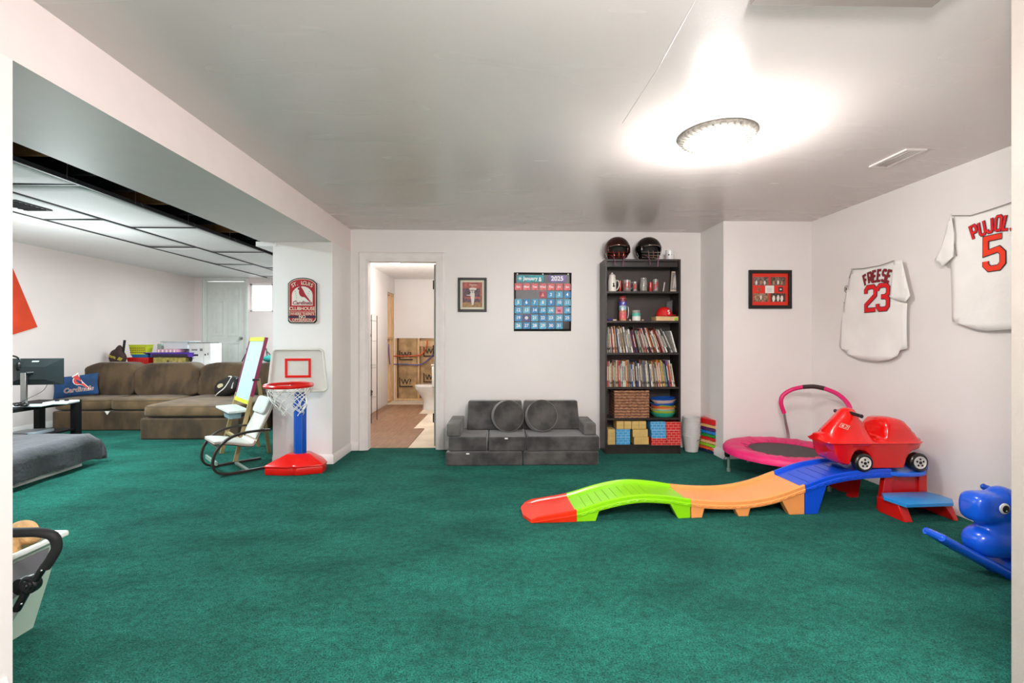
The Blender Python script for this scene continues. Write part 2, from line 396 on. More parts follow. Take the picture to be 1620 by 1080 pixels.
for z in (1.42, 2.12, .6):
    h = B(); h.cyl((-.012, -.01, z), (-.012, -.01, z+.09), .008, 8); obj('hinge', h, METAL, dr)
b = B(); b.box(XL+LD0-.1, XL+LD1+.1, YL-.42, YL-.01, 0, .15); b.box(XL+LD0-.1, XL+LD1+.1, YL-.2, YL-.01, .15, .29); struct('trim_3', b, mat('step_wood', '#8a8378', .7))
# basement window
wx0 = XL+LW0; wx1 = XL+LW1
fr = B(); a, c_ = 1.773, 2.351
for q in ((wx0,wx1,a,a+.03),(wx0,wx1,c_-.03,c_),(wx0,wx0+.03,a,c_),(wx1-.03,wx1,a,c_),((wx0+wx1)/2-.015,(wx0+wx1)/2+.015,a,c_)): fr.box(q[0],q[1],YL+.1,YL+.14,q[2],q[3])
wn = struct('window_1', fr, TRIM)
for q in ((wx0+.03,(wx0+wx1)/2-.015),((wx0+wx1)/2+.015,wx1-.03)):
    g = B(); g.box(q[0],q[1],YL+.115,YL+.12,a+.03,c_-.03); obj('pane', g, mat('window_glass', '#ffffff', .15, trans=1, var=.001), wn)
# bathroom shell
BX = -2.16; YF = 9.42
sy0 = onX(613, 600, BX).y
wall('wall_bath_left', (BX, 5.27), (BX, YF+.1), -.02, HC+.05, .05, WALL, [(sy0-5.27, YF-5.29, -.02, 2.11)])
b = B(); b.box(BX-.05, -.5, YF, YF+.02, 1.235, HC+.05); struct('wall_bath_back', b, WALL)
b = B(); b.box(BX-.2, -.5, YF+.14, YF+.16, -.02, HC); b.box(BX-.14, BX-.12, sy0-.1, YF+.15, -.02, HC); bb = struct('wall_bath_sheathing', b, mat('kraft_back', '#8c6f4c', .9))
wall('wall_bath_right', (-.62, 7.6), (-.62, 5.26), -.02, HC+.05, .05, WALL)
b = B(); b.box(-1.02, -.5, 7.6, YF, -.02, HC+.05); struct('wall_bath_right_far', b, WALL)
b = B(); b.box(BX-.1, -.5, 5.27, YF+.2, HC, HC+.05); struct('ceiling.003', b, mat('bath_ceiling', '#eceae6', .4))
KR = mat('kraft_insulation', '#b8976c', .7, var=.25, vs=5, bump=.8, bs=9, bdist=.03)
stx = [BX+.02, onY(662, 600, YF).x, -1.04]
def batt(x0, x1, nm):
    b = B(); b.grid(lambda u, v: (x0+(x1-x0)*u, YF+.05-.035*math.sin(PI*u)**.6+.02*noise.noise(Vector((u*3+x0*9, v*4, 1)))+.012*noise.noise(Vector((u*9, v*14, x0))), .02+1.22*v), 16, 34)
    return obj(nm, b, KR, bb, solid=.01)
for x0_, x1_ in ((stx[0]+.04, stx[1]-.02), (stx[1]+.02, -1.06)):
    batt(x0_, x1_, 'insulation_batt')
for x in stx[:2]:
    b = B(); b.box(x-.02, x+.02, YF+.0, YF+.09, -.01, 1.235); obj('stud', b, WOOD, bb, bevel=.002)
for y0_ in (sy0+.01, sy0+.30, YF-.1):
    b = B(); b.box(BX-.10, BX-.012, y0_, y0_+.045 if y0_ < YF-.2 else y0_+.09, -.01, 2.1); obj('stud', b, WOOD, bb, bevel=.002)
b = B(); b.box(BX-.1, BX-.01, sy0+.05, YF-.01, .0, .04); b.box(BX-.1, BX-.01, sy0, YF, 2.07, 2.105); b.box(BX-.1,BX-.01,sy0+.05,YF-.01,1.22,1.26); obj('plate', b, WOOD, bb)
b = B(); b.box(BX+.02, -1.05, YF-.03, YF+.1, -.01, .03); b.box(stx[1]+.02, -1.05, YF+.01, YF+.05, 1.07, 1.18); obj('plate', b, WOOD, bb)
b = B()
for x, z in ((onY(643, 500, YF).x, .90), (onY(643, 500, YF).x, .36), (onY(681, 500, YF).x, .97), (onY(681,500,YF).x, .45)):
    ribbon(b, [(x-.13,z+.09),(x-.13,z-.09),(x+.13,z-.09)], .02, YF-.02); b.text('W?', .15, x, z, YF-.02, bold=.01)
obj('printed_marks', b, BLKM, bb)
def pipe(pts, m, nm):
    b = B(); b.tube(smoothpts(pts, 5), .011, 8); return obj(nm, b, m, bb)
ORP = mat('orange_pipe', '#e2572c', .4); BLP = mat('blue_pipe', '#5257a0', .4)
P_ = lambda px, py, dy=.03: onY(px, py, YF-dy)
lab(pipe([P_(620,563),P_(640,563),P_(662,562),P_(670,557),P_(675,546),P_(676,538)], ORP, 'water_pipe'), 'orange plastic water pipe')
lab(pipe([P_(620,576),P_(640,576),P_(662,577),P_(673,572),P_(683,563),P_(690,553)], BLP, 'water_pipe'), 'blue plastic water pipe')
lab(pipe([onX(615,544,BX-.006),onX(615.5,560,BX-.006),onX(617,576,BX-.006)], BLP, 'water_pipe'), 'blue plastic water pipe')
# vinyl planks
PL = [mat('vinyl_plank_'+str(i), c, .45, var=.18, vs=6, stretch=(5, .7, 1), bump=.1, bs=20) for i, c in enumerate(('#87624a', '#7a563d', '#8f6c52', '#815d45'))]
def edge(px, py): return onZ(px, py, 0)
pw = .155; x = BX+.006; i = 0
while x < -1.07:
    x2 = x+pw; xm = x+pw/2
    y0 = 5.275
    yend = 8.35 if xm < -1.40 else (7.66 if xm < -1.25 else (6.42 if xm < -1.2 else 6.42))
    if -1.40 <= xm < -1.25: yend = 7.66
    if xm >= -1.25: yend = 6.42
    if xm < -1.40: yend = 8.75 if xm < -1.4 else yend
    ys = [y0]; y = y0+random.uniform(.4, 1.2)
    while y < yend-.25: ys.append(y); y += 1.2
    ys.append(yend)
    for q, (ya, yc) in enumerate(zip(ys, ys[1:])):
        b = B(); b.box(x+.0012, x2-.0012, ya+.0012, yc-.0012, -.012, .0); obj('floor_plank', b, PL[(i*3+q*2+int(x*7)) % 4], bfloor)
    x = x2; i += 1
# open bathroom door
b = B(); b.box(0, .035, .0, .70, .012, 2.06); dd = struct('door_2', b, mat('door_edge_grey', '#b9b7b0', .5), loc=(dx1-.075+.02, yb(dx1)+.115, 0), rz=-.03)
for z in (.28, 1.05, 1.78):
    h = B(); h.box(-.003, .0, .0, .03, z, z+.1); h.cyl((-.006,-.004,z),(-.006,-.004,z+.1), .006, 8); obj('hinge', h, BLKM, dd)
# ================================================================== OBJECTS
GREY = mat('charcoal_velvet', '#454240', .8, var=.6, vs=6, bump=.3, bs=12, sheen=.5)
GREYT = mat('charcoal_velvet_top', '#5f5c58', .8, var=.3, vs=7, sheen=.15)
# ---- foam play sofa
YS = 4.50
ps = thing('play_sofa', 'charcoal grey foam play sofa against the white back wall beside the bookcase', 'sofa', (0, YS, 0))
px2x = lambda px, Y: onY(px, 600, Y).x
def ybox(nm, xa, xb, ya, yc, za, zb, par=ps, bev=.014, m=GREY, M=None):
    b = B(); b.at(M); b.box(xa, xb, ya-YS, yc-YS, za, zb); return obj(nm, b, m, par, bevel=bev, seg=3)
X_ = lambda px: px2x(px, YS)
ybox('base_cushion', X_(705), X_(826.5), YS, 5.02, 0, .132); ybox('base_cushion', X_(828), X_(947), YS+.005, 5.02, 0, .132)
ybox('seat_cushion', X_(709), X_(770), YS+.02, 5.0, .134, .272); ybox('seat_cushion', X_(773), X_(832.5), YS+.015, 5.0, .134, .272)
ybox('seat_cushion', X_(834), X_(949), YS+.01, 5.0, .134, .275)
for a_, c_ in ((739, 827), (828, 916)):
    b = B(); xa, xc = px2x(a_, 4.92), px2x(c_, 4.92); b.loft([[(xa,4.86-YS,.276),(xc,4.86-YS,.276),(xc,5.0-YS,.276),(xa,5.0-YS,.276)],[(xa+.01,4.96-YS,.565),(xc-.01,4.96-YS,.565),(xc-.01,5.09-YS,.56),(xa+.01,5.09-YS,.56)]])
    obj('back_cushion', b, GREY, ps, bevel=.015, seg=3)
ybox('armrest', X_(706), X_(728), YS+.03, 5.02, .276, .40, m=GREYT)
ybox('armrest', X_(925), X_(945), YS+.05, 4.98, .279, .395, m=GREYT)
for x, z in ((X_(801), .262), (X_(740), .118)):
    b = B(); b.box(x-.015, x+.015, -.004+.013*(z > .2), .002, z-.006, z+.006); obj('care_label', b, WHITE, ps)
for i, (px, py, rz, l) in enumerate(((803, 657, -.28, 'round charcoal foam cushion on the play sofa, the left one with its side showing'), (856, 658, -.05, 'round charcoal foam cushion on the play sofa, the right one facing forward'))):
    Y = 4.80-.02*i; p = onY(px, py, Y); r_ = .158
    t = thing('round_cushion', l, 'cushion', (p.x, Y, .272+.160), rz, 'round cushions on the play sofa', rot=(-.10 if i == 0 else -.30, 0, .22 if i == 0 else .16))
    b = B(); b.at(R(PI/2, 'X')); b.lathe([(.001,-.06),(r_*.7,-.058),(r_-.012,-.055),(r_,-.045),(r_,.045),(r_-.012,.053),(r_*.7,.058),(.001,.06)], 40)
    obj('foam_body', b, GREY, t)
    for yy in (-.05, .05):
        q = B(); q.tube([(math.cos(a)*r_*.997, yy, math.sin(a)*r_*.997) for a in [2*PI*k/40 for k in range(40)]], .0032, 6, closed=True); obj('piping', q, mat('piping_grey', '#77736c', .7), t)

# ---- bookcase
BW = mat('bookcase_espresso', '#2a231f', .45, var=.25, vs=3, stretch=(6, 6, .6))
BX0, BX1, BY0, BY1, BH = 1.086, 1.893, 4.93, 5.205, 2.066
bc = thing('bookcase', 'tall espresso brown bookcase with six shelves against the back wall', 'bookcase', (BX0, BY0, 0))
W_ = BX1-BX0; D_ = BY1-BY0
for xa in (0, W_-.02):
    b = B(); b.box(xa, xa+.02, 0, D_, 0, BH); obj('side_panel', b, BW, bc, bevel=.001)
b = B(); b.box(.02, W_-.02, D_-.008, D_-.002, .06, BH-.02); obj('back_panel', b, mat('bookcase_back', '#453d38', .6, var=.15, vs=3), bc)
SH = [.10, .381, .710, 1.073, 1.413, 1.726]
b = B(); b.box(.0201, W_-.0201, 0, D_-.01, BH-.022, BH); obj('top_panel', b, BW, bc)
for z in SH:
    b = B(); b.box(.0201, W_-.0201, .004, D_-.01, z-.02, z); obj('shelf', b, BW, bc)
b = B(); b.box(.0201, W_-.0201, .02, .035, .0, .078); obj('kick_board', b, BW, bc)
b = B(); b.box(.0201, W_-.0201, .045, .06, BH-.075, BH-.0225); obj('top_rail', b, BW, bc)
# books
PGM = mat('book_pages', '#e6dcc8', .8)
COLS = {'white':'#e4e0da','cream':'#d8cdb0','grey':'#8d8b88','black':'#26221f','red':'#b8301f','orange':'#d4672a','tan':'#c09468','blue':'#2f5c9c','navy':'#22305c','green':'#3c6b4c','yellow':'#d8b948','purple':'#6b2f6d','pink':'#d98f8c','brown':'#6a4030','maroon':'#7a2630','teal':'#4a9490'}
BKM = {k: mat('book_cover_'+k, v, .5, var=.2, vs=30) for k, v in COLS.items()}
ORD = 'first second third fourth fifth sixth seventh eighth ninth tenth eleventh twelfth thirteenth fourteenth fifteenth sixteenth'.split()
def shelf_books(seq, z, x0, x1, lean0, lean1, hmin, hmax, where, grp):
    n = len(seq); cnt = {}; wts = [random.uniform(.6, 1.4) for _ in seq]; s_ = sum(wts); x = x0; tot = x1-x0
    for i, (c, wt) in enumerate(zip(seq, wts)):
        wd = wt/s_*tot; h = random.uniform(hmin, hmax); dp = random.uniform(.15, .20); dl = (lean1-lean0)/n; ln = lean0+dl*i
        if c == 'RED': c = 'red'; h = hmax*.95
        th = max(.004, (wd-hmax*abs(dl)-.0008)*math.cos(ln))
        cnt[c] = cnt.get(c, 0)+1
        b = B(); t_ = min(.0016, th*.2)
        b.m(0).box(0, t_, 0, dp, 0, h).box(th-t_, th, 0, dp, 0, h).box(0, th, 0, t_, 0, h); b.m(1).box(t_, th-t_, t_, dp-.003, .003, h-.003)
        if th > .013: b.m(2 if c in ('white','cream','yellow','pink') else 1).box(th*.3, th*.7, -.0006, 0, h*.25, h*.8)
        else: b.m(2).box(th*.2, th*.8, -.0005, 0, h*.12, h*.2)
        q = seq.count(c) + (seq.count('RED') if c == 'red' else 0)
        lbl = ('%s %s book from the left on the %s' % (ORD[cnt[c]-1], c, where)) if q > 1 else 'the only %s book on the %s, standing on end' % (c, where)
        o = obj('book', b, [BKM[c], PGM, BKM['black']], None, smooth=0)
        o.location = (x, BY0+random.uniform(.012, .035), z+.0008); o.rotation_euler = (0, ln, 0)
        tag(o, lbl, 'book', grp); x += wd
    return x
seqA = 'white grey cream grey red white orange tan blue grey white tan cream brown white grey cream white purple maroon navy red black white green pink grey red white black maroon white orange brown white cream red brown pink grey white black grey white'.split()
seqB = 'RED grey cream tan brown grey yellow white pink red grey white white cream orange tan grey brown cream blue white tan navy grey white brown cream grey blue tan cream white grey black white cream tan grey brown cream orange white tan yellow cream grey teal green purple pink orange white cream'.split()
shelf_books(seqA, SH[3], BX0+.028, BX1-.075, -.04, -.42, .235, .285, 'upper book shelf', 'books on the upper book shelf')
shelf_books(seqB, SH[2], BX0+.024, BX1-.050, -.0, -.16, .235, .285, 'lower book shelf', 'books on the lower book shelf')
b = B(); b.box(0,.012,0,.17,0,.235); o = obj('book', b, BKM['white'], None, loc=(BX1-.045, BY0+.02, SH[3]+.004), rot=(0,-.27,0)); tag(o, 'white book leaning at the far right end of the upper book shelf', 'book', 'books on the upper book shelf')
BW_ = lambda px, z, dy=.06: Vector((onY(px, 500, BY0+dy).x, BY0+dy, z))
# ---- top of bookcase: helmets, mug
HB = [mat('helmet_maroon', '#4a2018', .12, .9, var=.1, coat=.8), mat('helmet_black', '#2c2622', .1, .9, var=.1, coat=.8)]
SILV = mat('silver_trim', '#c9b9a6', .2, .9)
for i, (px, l) in enumerate(((976, 'shiny dark maroon sports helmet with face bars, left one on top of the bookcase'), (1025, 'shiny black sports helmet with face bars, right one on top of the bookcase'))):
    c_ = BW_(px, BH, .14); t = thing('sports_helmet', l, 'helmet', (c_.x, c_.y, BH+.002), -.12 if i == 0 else .05, 'helmets on top of the bookcase')
    b = B(); vs = {}; nu, nv = 40, 24; pts = []
    def hp(u, v):
        a = -PI/2+2*PI*u; e = -.75+(PI/2+.75)*v
        x = .140*math.cos(e)*math.cos(a); y = .150*math.cos(e)*math.sin(a); z = .125+.133*math.sin(e)
        if z < .06: x *= .96
        return (x, y, z)
    V_ = [hp(u/nu, v/nv) for v in range(nv+1) for u in range(nu)]
    fs = []
    for v in range(nv):
        for u in range(nu):
            k = (u+1) % nu; q = [v*nu+u, v*nu+k, (v+1)*nu+k, (v+1)*nu+u]
            cx = sum(V_[g][0] for g in q)/4; cy = sum(V_[g][1] for g in q)/4; cz = sum(V_[g][2] for g in q)/4
            if cy < -.03 and abs(cx) < .095 and cz < .14: continue
            if abs(cx) > .09 and -.03 < cy < .0 and .06 < cz < .09: continue
            fs.append(q)
    b.add(V_, fs); obj('shell', b, HB[i], t, solid=.006, fix=False, smooth=80)
    q = B(); q.sup((0,.01,.115), (.112,.12,.105), 1, 1, 24, 12); q.M = Matrix.Identity(4)
    obj('padding', q, mat('helmet_padding', '#1a1614', .8), t)
    q = B(); q.grid(lambda u, v: (.105*math.sin((u-.5)*2.1), -.128*math.cos((u-.5)*1.9)-.045*v, .148-.012*v+.004*math.cos((u-.5)*6)), 16, 3); obj('visor', q, SILV, t, solid=.004, fix=False)
    q = B()
    for z, rr in ((.045, .16), (.075, .165), (.022, .15)):
        q.tube([(rr*.78*math.sin(a), -rr*math.cos(a)*1.02, z-.012*math.cos(a*2)) for a in [-.95+1.9*k/12 for k in range(13)]], .0042, 6)
    for x in (-.045, .045, 0): q.tube([(x, -.155, .018), (x*1.1, -.163, .05), (x*1.2, -.15, .085)], .0038, 6)
    obj('face_guard', q, SILV if i else mat('guard_red', '#8a3020', .2, .6), t)
    for sx in (-1, 1):
        q = B(); q.tube(smoothpts([(sx*.085,-.09,.05),(sx*.06,-.16,.02),(sx*.045,-.178,-.02),(sx*.04,-.18,-.07-.02*(sx > 0))], 4), .006, 6, flat=.0018); obj('chin_strap', q, mat('strap_plum', '#7a4562', .6), t)
    for sx in (-1, 1):
        q = B(); q.at(T(sx*.132, -.01, .1) @ R(sx*PI/2, 'Y')); q.lathe([(.001,.0),(.018,.0),(.02,.004),(.014,.008),(.001,.008)], 14); obj('ear_ring', q, SILV, t)
def mug(name, label, cat, loc, r, h, m, hm=None, hs=1, grp=None, rz=0, glass=False, art=None):
    t = thing(name, label, cat, loc, rz, grp)
    b = B(); b.lathe([(.001,0),(r*.94,0),(r,.006),(r,h),(r-.003,h+.0015),(r-.005,h),(r-.005,.01 if glass else .008),(.001,.008)], 28); obj('cup_body', b, m, t)
    q = B(); q.tube(smoothpts([(hs*(r-.002),0,h*.82),(hs*(r+.02),0,h*.84),(hs*(r+.032),0,h*.6),(hs*(r+.028),0,h*.35),(hs*(r-.002),0,h*.18)], 5), .005, 8, flat=.004); obj('handle', q, hm or m, t)
    if art:
        k = B(); 
        for (ax, az, s) in art[1]:
            k.grid(lambda u, v: (math.sin(ax+(u-.5)*s)*(r+.0008), -math.cos(ax+(u-.5)*s)*(r+.0008), h*az+(v-.5)*s*r), 6, 4)
        obj('printed_mark', k, art[0], t, fix=False)
    return t
p = BW_(1060, BH); mug('coffee_mug', 'white printed mug at the right end of the bookcase top', 'mug', (p.x, BY0+.07, BH+.001), .043, .105, mat('mug_white', '#e6e4e4', .25), art=(mat('mug_print', '#44403e', .6), [(-.55,.5,.35),(.1,.5,.18)]))
# ---- shelf with drinkware (z SH[5])
z5 = SH[5]+.001; GL = mat('clear_glass', '#f4f2ee', .05, trans=.85, var=.001); REDG = mat('red_print', '#c22a24', .4); REDGL = mat('red_glass', '#c8201c', .1, trans=.4)
p = BW_(969, z5); t = thing('ceramic_stein', 'white ceramic stein with lid and handle at left of the drinkware shelf', 'stein', (p.x, BY0+.08, z5))
b = B(); b.lathe([(.001,0),(.043,0),(.045,.01),(.044,.11),(.036,.15),(.036,.16),(.001,.16)], 28); obj('body', b, mat('ceramic_cream', '#e9e3da', .25), t)
b = B(); b.lathe([(.037,.16),(.037,.168),(.03,.182),(.012,.19),(.008,.205),(.001,.207)], 24); obj('lid', b, mat('ceramic_cream', '#e9e3da', .25), t)
b = B(); b.tube(smoothpts([(.04,0,.12),(.07,0,.115),(.075,0,.07),(.06,0,.03),(.042,0,.02)], 5), .006, 8); obj('handle', b, mat('ceramic_cream', '#e9e3da', .25), t)
b = B(); b.at(T(.006,-.0455,.07)); b.poly([(-.014,-.02),(.012,-.022),(.014,-.008),(.004,.0),(.01,.014),(-.002,.024),(-.01,.012),(-.006,0)], .001); obj('printed_mark', b, BLKM, t)
def tumbler(px, r, h, label, marks, m=GL, name='drinking_glass', cat='glass', rim=1.0, dy=.08, base=None):
    p = BW_(px, z5, dy); t = thing(name, label, cat, (p.x, BY0+dy, z5), 0, 'drinkware on the bookcase shelf')
    b = B(); b.lathe([(.001,0),(r*.92,0),(r*.95,.004),(r,h*.6),(r*rim,h),(r*rim-.003,h),(r-.004,h*.6),(r*.9-.003,.012),(.001,.012)], 28); obj('glass_body', b, m, t)
    if base: q = B(); q.lathe([(.001,.0125),(r*.86,.0125),(r*.88,.02),(.001,.02)], 20); obj('coloured_base', q, base, t)
    if marks:
        k = B()
        for ax, az, s, hh in marks: k.grid(lambda u, v: (math.sin(ax+(u-.5)*s)*(r+.001), -math.cos(ax+(u-.5)*s)*(r+.001), h*az+(v-.5)*hh), 8, 3)
        obj('printed_mark', k, REDG, t, fix=False)
    return t
tumbler(981, .018, .125, 'narrow red cup behind the stein handle', None, REDGL, dy=.14)
t = tumbler(992, .043, .125, 'clear glass mug with red print and orange base beside the stein', [(-.7,.5,.3,.06),(.1,.55,.4,.07),(.75,.5,.25,.05)], base=mat('amber_base', '#d9642a', .3))
b = B(); b.tube(smoothpts([(.042,0,.1),(.066,0,.1),(.07,0,.06),(.042,0,.03)], 5), .005, 8); obj('handle', b, GL, t)
tumbler(1004.5, .022, .11, 'small clear glass with red and white print, third from the stein', [(-.2,.5,1.1,.05)])
t = tumbler(1018, .042, .135, 'plain clear glass jar with a narrow neck, in the middle of the shelf', None, name='glass_jar', cat='jar', rim=.8)
b = B(); b.lathe([(.034,.137),(.035,.137),(.035,.15),(.031,.15),(.031,.137)], 24); obj('neck_ring', b, GL, t)
tumbler(1029, .022, .10, 'solid red shot glass right of the plain jar', None, REDGL, dy=.06)
tumbler(1037, .03, .135, 'tall clear glass with red and white print near the right of the shelf', [(-.5,.4,.5,.06),(.4,.6,.6,.05)])
# paper tag + framed plaques leaning at right
p = BW_(1050, z5, .1); b = B(); b.box(-.006,.006,0,.002,0,.11); tag(obj('photo_strip', b, mat('strip_paper', '#c8c0b6', .5), None, loc=(p.x, BY0+.12, z5), rot=(0,.16,0)), 'narrow grey paper strip leaning behind the glasses', 'card')
p = BW_(1066, z5, .1); t = thing('photo_plaque', 'tilted photo plaque with grey figures leaning at the right shelf end', 'plaque', (p.x, BY0+.08, z5+.002), 0, rot=(-.12, .07, -.35))
b = B(); b.box(-.045,.045,0,.01,0,.225); obj('backing', b, mat('plaque_tan', '#b79f88', .5), t, bevel=.002)
b = B(); b.box(-.038,.038,-.001,0,.02,.21); obj('photo', b, mat('photo_dark', '#57504c', .3, var=.5, vs=60), t)
b = B(); b.at(T(0,-.0012,0)); b.poly([(-.02,.04),(-.01,.04),(-.006,.1),(0,.05),(.012,.04),(.01,.11),(.016,.15),(.006,.19),(-.008,.18),(-.018,.14)], .0008); obj('figure', b, mat('photo_light', '#a9a19a', .4), t)
b = B(); b.at(T(.014,-.0014,0)); b.poly([(0,.03),(.02,.03),(.02,.1),(.004,.09)], .0006); obj('red_patch', b, REDG, t)
# ---- shelf SH[4]
z4 = SH[4]+.001
p = BW_(985.5, z4); t = thing('souvenir_cup', 'tall colourful souvenir cup with purple band, red pictures and handle', 'cup', (p.x, BY0+.07, z4))
b = B(); b.lathe([(.001,0),(.038,0),(.039,.01),(.036,.012),(.038,.24),(.040,.245),(.036,.245),(.034,.02),(.001,.02)], 28); obj('cup_body', b, mat('cup_orange', '#d98a63', .3, var=.4, vs=25), t)
for z0_, z1_, c_ in ((.165,.205,'#4a4bb0'), (.205,.24,'#7a3040'), (.115,.16,'#8fb6c8'), (.02,.09,'#e06a6e')):
    b = B(); b.lathe([(.0392,z0_),(.0396,z0_),(.0396,z1_),(.0392,z1_)], 28, caps=False); obj('colour_band', b, mat('band'+c_, c_, .35, var=.3, vs=40), t)
b = B(); b.at(T(-.012,-.0405,.125)); b.poly(arc(0,0,.014,.02,0,360,14)[:-1], .001); b.at(T(.012,-.0405,.055)); b.at(T(0,-.041,.187)); b.poly([(-.01,-.012),(-.002,-.012),(.01,.01),(.002,.014),(-.004,0),(-.01,.01)], .001); obj('printed_figure', b, WHITE, t)
b = B(); b.tube(smoothpts([(.037,0,.15),(.058,0,.15),(.062,0,.08),(.05,0,.03),(.037,0,.03)], 5), .005, 8); obj('handle', b, CHROME, t)
b = B(); b.lathe([(.001,.246),(.03,.246),(.034,.25),(.03,.262),(.001,.264)], 20); obj('lid', b, mat('lid_red', '#9a2330', .3), t)
p = BW_(1007, z4); t = thing('candle_jar', 'glass candle jar with turquoise and white wax', 'candle', (p.x, BY0+.07, z4))
b = B(); b.lathe([(.0445,.083),(.045,.083),(.045,.115),(.042,.115),(.042,.083)], 28, caps=False); obj('jar', b, GL, t)
b = B(); b.lathe([(.001,.001),(.044,.001),(.045,.008),(.045,.05),(.001,.05)], 28); obj('white_wax', b, mat('wax_white', '#e4e4dc', .5), t)
b = B(); b.lathe([(.001,.0505),(.045,.0505),(.045,.082),(.001,.082)], 28); obj('turquoise_wax', b, mat('wax_teal', '#58b8a4', .5), t)
xa, xb_ = onY(1037.5, 500, BY0+.03).x, onY(1073, 500, BY0+.03).x
t = thing('wooden_box', 'shallow pale wooden box under the red cap', 'box', ((xa+xb_)/2, BY0+.02, z4)); hw = (xb_-xa)/2
b = B(); b.box(-hw, hw, 0, .16, .0, .038); obj('box_body', b, mat('box_birch', '#e2b887', .5, var=.1, vs=10), t, bevel=.002)
b = B(); b.box(-hw-.002, hw+.002, -.002, .162, .0385, .046); obj('lid', b, mat('box_birch2', '#ecc89a', .5), t, bevel=.002)
t = thing('hat', 'red baseball cap with white letter lying on the wooden box', 'cap', ((xa+xb_)/2-.008, BY0+.10, z4+.049), -.1)
b = B(); CAPR = mat('cap_red', '#d3130f', .6)
b.grid(lambda u, v: (.083*math.cos(2*PI*u)*math.cos(v*PI/2*.98)**.7, .083*math.sin(2*PI*u)*math.cos(v*PI/2*.98)**.7, .10*math.sin(v*PI/2)), 32, 10); obj('crown', b, CAPR, t, solid=.003, fix=False, smooth=80)
b = B(); b.grid(lambda u, v: ((.078+v*.045)*math.cos((u-.5)*1.7-.35), (.078+v*.045)*math.sin((u-.5)*1.7-.35)*.9-.012*v, .006+.012*math.cos((u-.5)*3)-.004*v), 14, 4); obj('brim', b, CAPR, t, solid=.004, fix=False)
b = B(); b.lathe([(.001,.099),(.007,.1),(.005,.105),(.001,.106)], 12); obj('button', b, CAPR, t)
b = B(); b.at(T(.032,-.083,.035) @ R(.36,'Z') @ R(-.25,'X')); ribbon(b, [(.012,.022),(-.004,.026),(-.012,.016),(.008,.002),(0,-.012),(-.014,-.008)], .006, 0); ribbon(b, [(0,.032),(0,-.018)], .004, -.0004); ribbon(b, [(-.014,.03),(.014,.03)], .004, -.0004); obj('letter_emblem', b, WHITE, t, fix=False)
p = BW_(1075, z4, .04); b = B(); b.sup((0,0,.018), (.018,.02,.018), .8); tag(obj('ball', b, mat('ball_lime', '#8fc41e', .5), None, loc=(BX1-.043, BY0+.03, z4)), 'small lime green ball at the right end of the cap shelf', 'ball')
b = B(); b.box(-.035,.035,0,.008,0,.235); b.m(1).box(-.028,.028,-.001,0,.01,.22); tag(obj('picture_frame', b, [BLACK, mat('dim_photo', '#4d4a4c', .3, var=.4, vs=20)], None, loc=(BX1-.065, BY0+.17, z4), rot=(-.1,0,-.5)), 'dark narrow picture frame leaning behind the red cap', 'picture frame')
b = B(); b.sup((-.015,0,.012), (.022,.018,.012), 1); b.sup((.012,0,.016), (.016,.014,.016), 1); tag(obj('toy_figure', b, mat('toy_indigo', '#3e3f86', .4, var=.5, vs=60), None, loc=(BW_(963.5, z4).x+.01, BY0+.05, z4), remesh=.004), 'small indigo toy lying at the left end of the cap shelf', 'toy')
for px, l, c_ in ((972, 'small pale wooden block at left of the souvenir cup', '#d8bd97'), (996, 'small pinkish wooden block right of the souvenir cup', '#d9a58c'), (1016.5, 'small pinkish wooden block right of the candle jar', '#d49a85')):
    b = B(); b.box(-.02 if px < 980 else -.01, .02 if px < 980 else .01, 0, .02, 0, .014); tag(obj('wooden_block', b, mat('blk'+c_, c_, .5), None, loc=(BW_(px, z4, .03).x, BY0+.012 if px != 996 else BY0+.008, z4), bevel=.002), l, 'block')
# ---- shelf SH[1]: basket and plates
z1 = SH[1]+.001
xa, xb_ = onY(971, 600, BY0+.03).x, onY(1026.5, 600, BY0+.03).x; w2 = (xb_-xa)/2
t = thing('wicker_basket', 'brown woven wicker basket on the second lowest shelf', 'basket', ((xa+xb_)/2, BY0+.125, z1))
WK = [mat('wicker_light', '#a8795a', .7, var=.4, vs=40), mat('wicker_dark', '#7a503a', .7, var=.4, vs=40)]
hb = .285; dd_ = .115
def rrect(hx, hy, z, ph, amp, n=26):
    pts = []
    per = [(-hx,-hy),(hx,-hy),(hx,hy),(-hx,hy)]
    for e in range(4):
        a = Vector(per[e]); c2 = Vector(per[(e+1) % 4]); k = n if e % 2 == 0 else 12
        nn = Vector(((c2-a).y, -(c2-a).x)).normalized()
        for i in range(k):
            s = i/k; q = a+(c2-a)*s+nn*amp*math.sin(s*k*PI+ph); pts.append((q.x, q.y, z+.002*math.sin(s*k*PI*.5+ph*2)))
    return pts
for i in range(19):
    b = B(); b.tube(rrect(w2-.008, dd_, .008+i*(hb-.012)/18, PI*(i % 2), .0045), .0082, 6, closed=True); obj('woven_strand', b, WK[i % 2], t)
b = B(); b.box(-w2+.012, w2-.012, -dd_+.006, dd_-.006, .0, .006); obj('base', b, WK[1], t)
PLC = [('#35b193','turquoise'),('#b9c23f','olive green'),('#7fc4bd','pale aqua'),('#e8b078','peach'),('#e46b3c','orange'),('#93ab3c','moss green'),('#1f66c8','bright blue'),('#e9c9bb','pale pink'),('#1c55ac','dark blue')]
px_ = onY(1050, 640, BY0+.1).x
